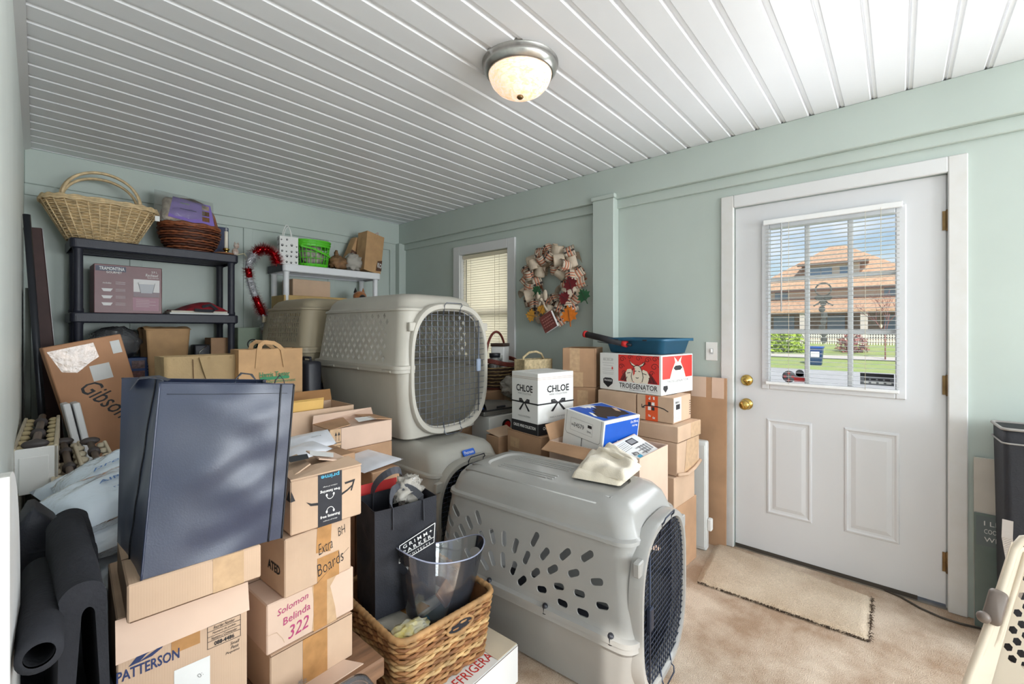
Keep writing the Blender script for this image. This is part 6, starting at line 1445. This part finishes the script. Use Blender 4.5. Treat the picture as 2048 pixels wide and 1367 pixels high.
rack(at(70, 893, 1.62), at(85, 832, 2.12), .118, .17, 'ivory plastic rack with a white end plate, against the house wall', True)
rack(at(146, 968, 1.62), at(127, 885, 1.92), .105, .10, 'ivory plastic rack with a dark rod, in the middle of the three')
rack(at(216, 968, 1.62), at(180, 884, 1.92), .105, .10, 'ivory plastic rack with a dark rod, beside the guitar carton')
q = MB(); q.box(-.20, .22, -.22, .22, 0, .655, BLACKP, .02); tag(q.build('storage_bin', None, (.235, 2.33, 0)), 'black storage bin under the ivory racks', 'storage bin')
# air pillows
AIR = film('air_pillow_film', (222, 234, 246), .14, .08, .9, .35, 14); AIRB = mat('blue_film_print', (74, 116, 176), .4)
t = empty('air_pillows', (.205, 1.74, 0), 0, 'heap of clear inflated air pillows with blue print behind the dark tote bag', 'packing material'); 
k = 0
for z in (.08, .24, .40, .56, .70, .80, .87):
    for i in range(3 if z < .85 else 2):
        q = MB(); T_l = Matrix.Translation((rnd.uniform(-.03, .05), -.11 + .13 * i + rnd.uniform(-.03, .03), z + .012 * i)) @ Matrix.Rotation(rnd.uniform(.1, .6) if z > .5 else rnd.uniform(-.3, .3), 4, 'X') @ Matrix.Rotation(rnd.uniform(-.3, .3), 4, 'Y') @ Matrix.Rotation(rnd.uniform(.0, .6), 4, 'Z')
        pillow(q, .27, .20, .125, AIR, k, T_l, .22)
        if z > .5: q.text(('AIRplus', 'pregis', 'www.storopack')[k % 3], T_l @ Matrix.Translation((0, -.02, .066)), .022, AIRB, .11, 0, .3); q.text('recyclable film', T_l @ Matrix.Translation((.02, -.055, .058)), .014, AIRB, .12)
        q.build('air_pillow', t); k += 1
# rolled dark mats
FELT = mat('dark_grey_felt', (46, 47, 52), .9, vary=.25, vscale=8, bump=.4, bscale=120, spec=.2)
def tent(x, y0, y1, zt, zb, w, lab, th=.013, slit=.0):
    q = MB(); loops = []
    for k in range(11):
        t = k / 10; y = y0 + (y1 - y0) * t; zz = zt - .012 * math.cos(t * 3) + .006 * noise.noise((t * 4, x * 50, 1))
        out, inn = [], []
        for i in range(17):
            a = PI * i / 16; out.append((x + w / 2 * math.cos(a) * (1 + .08 * noise.noise((i * .5, t * 3, zt * 9))), y, zz - w / 2 + w / 2 * math.sin(a)))
            inn.append((x + .006 + (w / 2 - th) * .55 * math.cos(a), y, zz - w / 2 - .03 + (w / 2 - th) * math.sin(a)))
        loops.append([(x + w * .62, y, zb)] + out + [(x - w * .55, y, zb), (x - w * .30, y, zb)] + inn[::-1] + [(x + w * .46, y, zb)])
    q.loft(loops, FELT, True, True); o = q.build('folded_mat'); o.data.set_sharp_from_angle(angle=math.radians(50))
    return tag(o, lab, 'mat', 'folded dark mats')
tent(.080, .985, 1.30, .935, .62, .056, 'dark grey mat folded over into a tall loop beside the carton with navy printing')
tent(.098, 1.345, 1.50, .885, .62, .070, 'dark grey folded mat standing behind the tall looped one')
q = MB(); n = 22
def ring(p, r): return [(p[0] + r * math.cos(2 * PI * j / n), p[1], p[2] + r * math.sin(2 * PI * j / n)) for j in range(n)]
R_ = [((.029, .89, .880), .016), ((.029, .89, .880), .024), ((.034, 1.0, .872), .026), ((.042, 1.15, .858), .027), ((.044, 1.28, .85), .026), ((.044, 1.28, .85), .016), ((.029, .894, .880), .0155)]
q.loft([ring(*r) for r in R_], FELT); tag(q.build('rolled_mat'), 'slim grey rolled mat with an open end beside the house wall', 'rolled mat')
t = empty('folded_coat', (.045, 1.42, .62), 0, 'dark folded garment heaped behind the slim rolled mat', 'garment')
q = MB(); q.loft([[(x + dx, y, z) for x, y in rr(a, .05, .02)] for a, dx, z in ((.05, 0, .0), (.052, 0, .15), (.045, .0, .24), (.03, -.005, .29), (.006, -.01, .325))], BLACKF, True, True); q.build('body', t)
q = MB(); q.strip([(.0, -.052, .06), (.0, -.056, .16), (.01, -.05, .235), (.015, -.03, .262)], .05, FELT, (1, 0, 0), .006); q.build('collar', t)
b = Carton((.018, .91), 0, .122, .57, 0, .62, BLACKP); b.done('low black carton under the dark folded mats')
# worn white board against the house wall
q = MB(); P = [(y, z) for y, z in [(.88, 0), (1.10, 0), (1.10, .90)] + [(.89 + .21 * math.cos(a), .90 + .235 * math.sin(a)) for a in [PI / 2 * k / 10 for k in range(1, 11)]] + [(.88, 1.135)]]
q.loft([[(.002 + .055 * (y - .88) + x, y, z) for y, z in P] for x in (-.028, .0)], DIRT, True, True, False); tag(q.build('headboard'), 'worn white painted board with a rounded corner standing along the house wall', 'board')
# ------------------------------------------------------------------ the street outside
GRASS = mat('lawn_grass', (150, 178, 92), .9, vary=.25, vscale=1.5, col2=(176, 182, 118))
ASPH = mat('pale_asphalt', (198, 197, 194), .9, vary=.08, vscale=2)
ROOF = mat('tan_roof_shingles', (222, 180, 146), .85, vary=.22, vscale=5)
STUC = mat('pale_house_siding', (214, 204, 196), .8, vary=.06, vscale=1)
STONE = mat('brown_house_wall', (166, 142, 122), .85, vary=.2, vscale=3)
DKTRIM = mat('dark_eave', (92, 70, 62), .8)
WING = mat('house_window_glass', (110, 140, 178), .15, spec=.8)
def gz(x): return -.95 + max(0, min(1, (x - 27) / 15)) * 1.15
q = MB(); q.grid(lambda u, v: (3.6 + 80 * u, -40 + 90 * v, gz(3.6 + 80 * u)), 60, 4, GRASS)
struct('ground', q, 'green front lawn across the street')
q = MB(); q.grid(lambda u, v: (13.5 + 14.5 * u, -40 + 90 * v, gz(13.5 + 14.5 * u) + .03), 6, 4, ASPH); struct('road', q, 'pale grey street outside the door')
q = MB(); q.grid(lambda u, v: (32.5 + 1.6 * u, -40 + 90 * v, gz(32.5 + 1.6 * u) + .04), 2, 4, mat('concrete_walk', (214, 206, 196), .9)); struct('sidewalk', q, 'concrete sidewalk between lawn strips')
hs = empty('house', (46, 4.6, gz(46)), 0, 'house with a big tan hip roof, dormer and porch seen through the door glass', 'house')
q = MB(); q.box(0, 9, -6.2, 5.2, 0, 4.6, STUC); q.build('wall', hs)
q = MB(); q.box(-.02, .0, -6.2, 5.2, 0, 2.9, STONE); q.build('lower_wall', hs)
def hip(mb, x0, x1, y0, y1, z0, z1, rx, ry0, ry1, m):
    mb.add([(x0, y0, z0), (x1, y0, z0), (x1, y1, z0), (x0, y1, z0), (rx, ry0, z1), (rx, ry1, z1)], [(0, 1, 4), (1, 2, 5, 4), (2, 3, 5), (3, 0, 4, 5), (3, 2, 1, 0)], m)
q = MB(); hip(q, -.9, 10, -7.2, 6.2, 4.5, 8.7, 4.5, -.9, .3, ROOF); q.build('roof', hs)
q = MB(); q.box(-.95, -.85, -7.3, 6.3, 4.28, 4.52, DKTRIM); q.build('eave', hs)
q = MB(); q.box(.4, 3, -2.1, 1.5, 5.2, 6.75, STUC); q.box(.3, .42, -2.1, 1.5, 5.2, 5.5, ROOF); q.build('dormer', hs)
q = MB(); hip(q, -.3, 4.5, -2.7, 2.1, 6.7, 8.1, 3.2, -.4, -.2, ROOF); q.box(-.35, -.25, -2.75, 2.15, 6.5, 6.72, DKTRIM); q.build('dormer_roof', hs)
for y in (-1.2, .1, .9):
    q = MB(); q.box(.34, .4, y - .38, y + .38, 5.5, 6.4, WING); q.build('window', hs)
q = MB(); q.add([(-3.6, -6.9, 2.55), (-3.6, 5.6, 2.55), (.05, 5.0, 3.7), (.05, -6.2, 3.7), (-3.6, -6.9, 2.4), (-3.6, 5.6, 2.4), (.05, 5.0, 2.4), (.05, -6.2, 2.4)], [(0, 1, 2, 3), (4, 5, 1, 0), (7, 6, 5, 4), (3, 2, 6, 7), (0, 3, 7, 4), (1, 5, 6, 2)], ROOF); q.build('porch_roof', hs)
for y in (-6.2, -2.6, 1.3, 4.9):
    q = MB(); q.box(-3.4, -3.0, y - .22, y + .22, 0, 2.4, STUC); q.build('porch_column', hs)
q = MB(); q.box(-3.5, 0, -6.6, 5.3, -.2, .35, STONE); q.build('porch_base', hs)
for y, w in ((-4.4, .7), (-.6, .6), (3.2, .8)):
    q = MB(); q.box(-.06, -.02, y - w, y + w, .8, 2.2, WING); q.build('window', hs)
for y in (-4.2, 3.4):
    q = MB(); q.box(-.05, 0, y - .5, y + .5, 3.75, 4.45, WING); q.build('window', hs)
PICK = mat('white_picket', (226, 222, 216), .7)
q = MB(); 
for k in range(60): q.box(41.0, 41.04, -2 + k * .15, -2 + k * .15 + .08, gz(41), gz(41) + .85, PICK)
q.box(41.04, 41.08, -2, 7, gz(41) + .25, gz(41) + .33, PICK); q.box(41.04, 41.08, -2, 7, gz(41) + .6, gz(41) + .68, PICK)
tag(q.build('picket_fence'), 'low white picket fence in front of the house across the street', 'fence')
q = MB(); q.loft([[(x, y, z) for x, y in rr(a, b, .05)] for a, b, z in ((.26, .27, 0), (.33, .34, .95), (.36, .37, .96), (.36, .37, 1.02))], BLUEP, True, True)
bn = tag(q.build('recycling_bin', None, (30.0, 3.53, gz(30) + .0)), 'blue recycling bin at the kerb across the street', 'bin')
q = MB(); q.box(-.36, -.34, -.2, .2, .45, .75, WHITE); q.build('bin_label', bn)
def crown(mb, c, r, m, n, s=.16):
    for i in range(n):
        d = Vector((rnd.gauss(0, 1), rnd.gauss(0, 1), rnd.gauss(0, 1))).normalized() * r * rnd.random() ** .45
        p = Vector(c) + Vector((d.x, d.y, d.z * 1.1)); a = Vector((rnd.uniform(-1, 1), rnd.uniform(-1, 1), rnd.uniform(-1, 1))).normalized(); b = a.orthogonal().normalized(); k = s * rnd.uniform(.6, 1.3)
        mb.poly([p - a * k, p - b * k * .5, p + a * k, p + b * k * .5], m)
LEAF = mat('tree_leaves', (124, 160, 104), .8, vary=.3, vscale=2); BARK = mat('bark', (120, 96, 84), .9); LIME = mat('bright_hedge_leaves', (176, 204, 70), .8, vary=.2, vscale=3); PLUM = mat('reddish_twigs', (150, 96, 92), .85)
t = empty('tree', (52, 15.5, gz(50)), 0, 'tall green tree beyond the house seen through the door glass', 'tree')
q = MB(); crown(q, (0, 0, 6.6), 3.4, LEAF, 1500, .4); q.build('crown', t); q = MB(); q.tube([(0, 0, 0), (.1, 0, 3), (0, .1, 6)], [.3, .22, .1], BARK); q.build('trunk', t)
q = MB(); crown(q, (35, 7.3, gz(35) + .6), 1.25, LIME, 900, .17); crown(q, (35.4, 5.7, gz(35) + .5), 1.0, LIME, 600, .17); tag(q.build('hedge_bush'), 'bright lime green bush at the side of the house across the street', 'bush')
q = MB(); crown(q, (36.5, 2.3, gz(36) + .4), .9, PLUM, 500, .12); tag(q.build('flower_bush'), 'low reddish bush in front of the picket fence', 'bush')
def bare(mb, p, d, l, r, n, m):
    q = p + d * l; mb.tube([p, p.lerp(q, .5) + Vector((rnd.uniform(-1, 1), rnd.uniform(-1, 1), 0)) * l * .06, q], [r, r * .85, r * .7], m, 4)
    if n:
        for k in range(3):
            e = (d + Vector((rnd.uniform(-.5, .5), rnd.uniform(-.8, .8), rnd.uniform(-.25, .5)))).normalized(); bare(mb, p.lerp(q, rnd.uniform(.55, 1)), e, l * .72, r * .62, n - 1, m)
for loc, lab, m in (((33, .6, gz(33)), 'bare reddish ornamental tree at the edge of the door glass', PLUM), ((31, 7.3, gz(31)), 'bare branching young tree in front of the neighbouring porch', BARK)):
    q = MB(); bare(q, Vector((0, 0, 0)), Vector((0, 0, 1)), 1.7, .05, 4, m); tag(q.build('bare_tree', None, loc), lab, 'tree')

# ------------------------------------------------------------------ light
w = bpy.data.worlds.new('sky'); bpy.context.scene.world = w; w.use_nodes = True
nt = w.node_tree; N = nt.nodes; L = nt.links; bg = N['Background']
sky = N.new('ShaderNodeTexSky'); sky.sky_type = 'NISHITA'; sky.sun_disc = False; sky.sun_elevation = math.radians(48); sky.sun_rotation = math.radians(200); sky.altitude = 50
tc = N.new('ShaderNodeTexCoord'); n = N.new('ShaderNodeTexNoise'); n.inputs['Scale'].default_value = 4.5; n.inputs['Detail'].default_value = 7
mp = N.new('ShaderNodeMapping'); mp.inputs['Scale'].default_value = (1, 1, 2.6); L.new(tc.outputs['Generated'], mp.inputs['Vector']); L.new(mp.outputs['Vector'], n.inputs['Vector'])
r = N.new('ShaderNodeValToRGB'); r.color_ramp.elements[0].position = .52; r.color_ramp.elements[1].position = .72
L.new(n.outputs['Fac'], r.inputs['Fac'])
mx = N.new('ShaderNodeMix'); mx.data_type = 'RGBA'; L.new(r.outputs['Color'], mx.inputs['Factor']); L.new(sky.outputs['Color'], mx.inputs['A']); mx.inputs['B'].default_value = (6.2, 6.4, 6.8, 1)
L.new(mx.outputs['Result'], bg.inputs['Color']); bg.inputs['Strength'].default_value = .17
def light(name, kind, loc, rot, energy, col=(1, 1, 1), **k):
    d = bpy.data.lights.new(name, kind); d.energy = energy; d.color = col
    for a, b in k.items(): setattr(d, a, b)
    o = bpy.data.objects.new(name, d); C.objects.link(o); o.location = loc; o.rotation_euler = rot; return o
light('sun', 'SUN', (0, 0, 10), (math.radians(46), math.radians(0), math.radians(-60)), 4.4, (1, .95, .88), angle=math.radians(1))
# daylight through the two wide windows behind the viewer; fill lamp added in the house doorway to soften shadows
for k, (a, b) in enumerate(((A0, A1), (B0, B1))):
    light('window_daylight', 'AREA', ((a + b) / 2, YN + .04, (S0 + S1) / 2), (math.radians(90), 0, 0), 90, (.91, .955, 1), shape='RECTANGLE', size=b - a, size_y=S1 - S0)
light('window_daylight', 'AREA', (XD + .02, (V0 + V1) / 2, 1.45), (math.radians(90), 0, math.radians(90)), 52, (.93, .965, 1), shape='RECTANGLE', size=V1 - V0, size_y=1.3)
light('doorway_fill', 'AREA', (-.25, -.5, 1.15), (math.radians(90), 0, math.radians(-90)), 1.5, (.95, .98, 1), shape='RECTANGLE', size=.8, size_y=1.8)
light('window_daylight', 'AREA', (XD + .5, (WY0 + WY1) / 2, 1.5), (math.radians(90), 0, math.radians(90)), 11, (1, .99, .97), shape='RECTANGLE', size=.62, size_y=1.1)
light('door_glass_daylight', 'AREA', (XD - .05, .29, 1.46), (math.radians(90), 0, math.radians(90)), 11, (.93, .97, 1), shape='RECTANGLE', size=.56, size_y=.9)

# ------------------------------------------------------------------ camera
cam = bpy.data.cameras.new('camera'); co = bpy.data.objects.new('camera', cam); C.objects.link(co)
cam.sensor_fit = 'HORIZONTAL'; cam.sensor_width = 36; cam.lens = FL / 2048 * 36; cam.shift_x = 0; cam.shift_y = -27.5 / 2048; cam.clip_start = .02; cam.clip_end = 300
co.location = EYE; co.rotation_euler = (PI / 2, 0, math.atan2(AX.y, AX.x) - PI / 2)
sc = bpy.context.scene; sc.camera = co
sc.view_settings.view_transform = 'Standard'; sc.view_settings.look = 'None'; sc.view_settings.gamma = 1; sc.view_settings.exposure = .05
try: sc.view_settings.use_curve_mapping = False
except Exception: pass
sc.cycles.max_bounces = 8; sc.cycles.diffuse_bounces = 5; sc.cycles.transparent_max_bounces = 16; sc.cycles.sample_clamp_indirect = 6; sc.cycles.caustics_reflective = False; sc.cycles.caustics_refractive = False
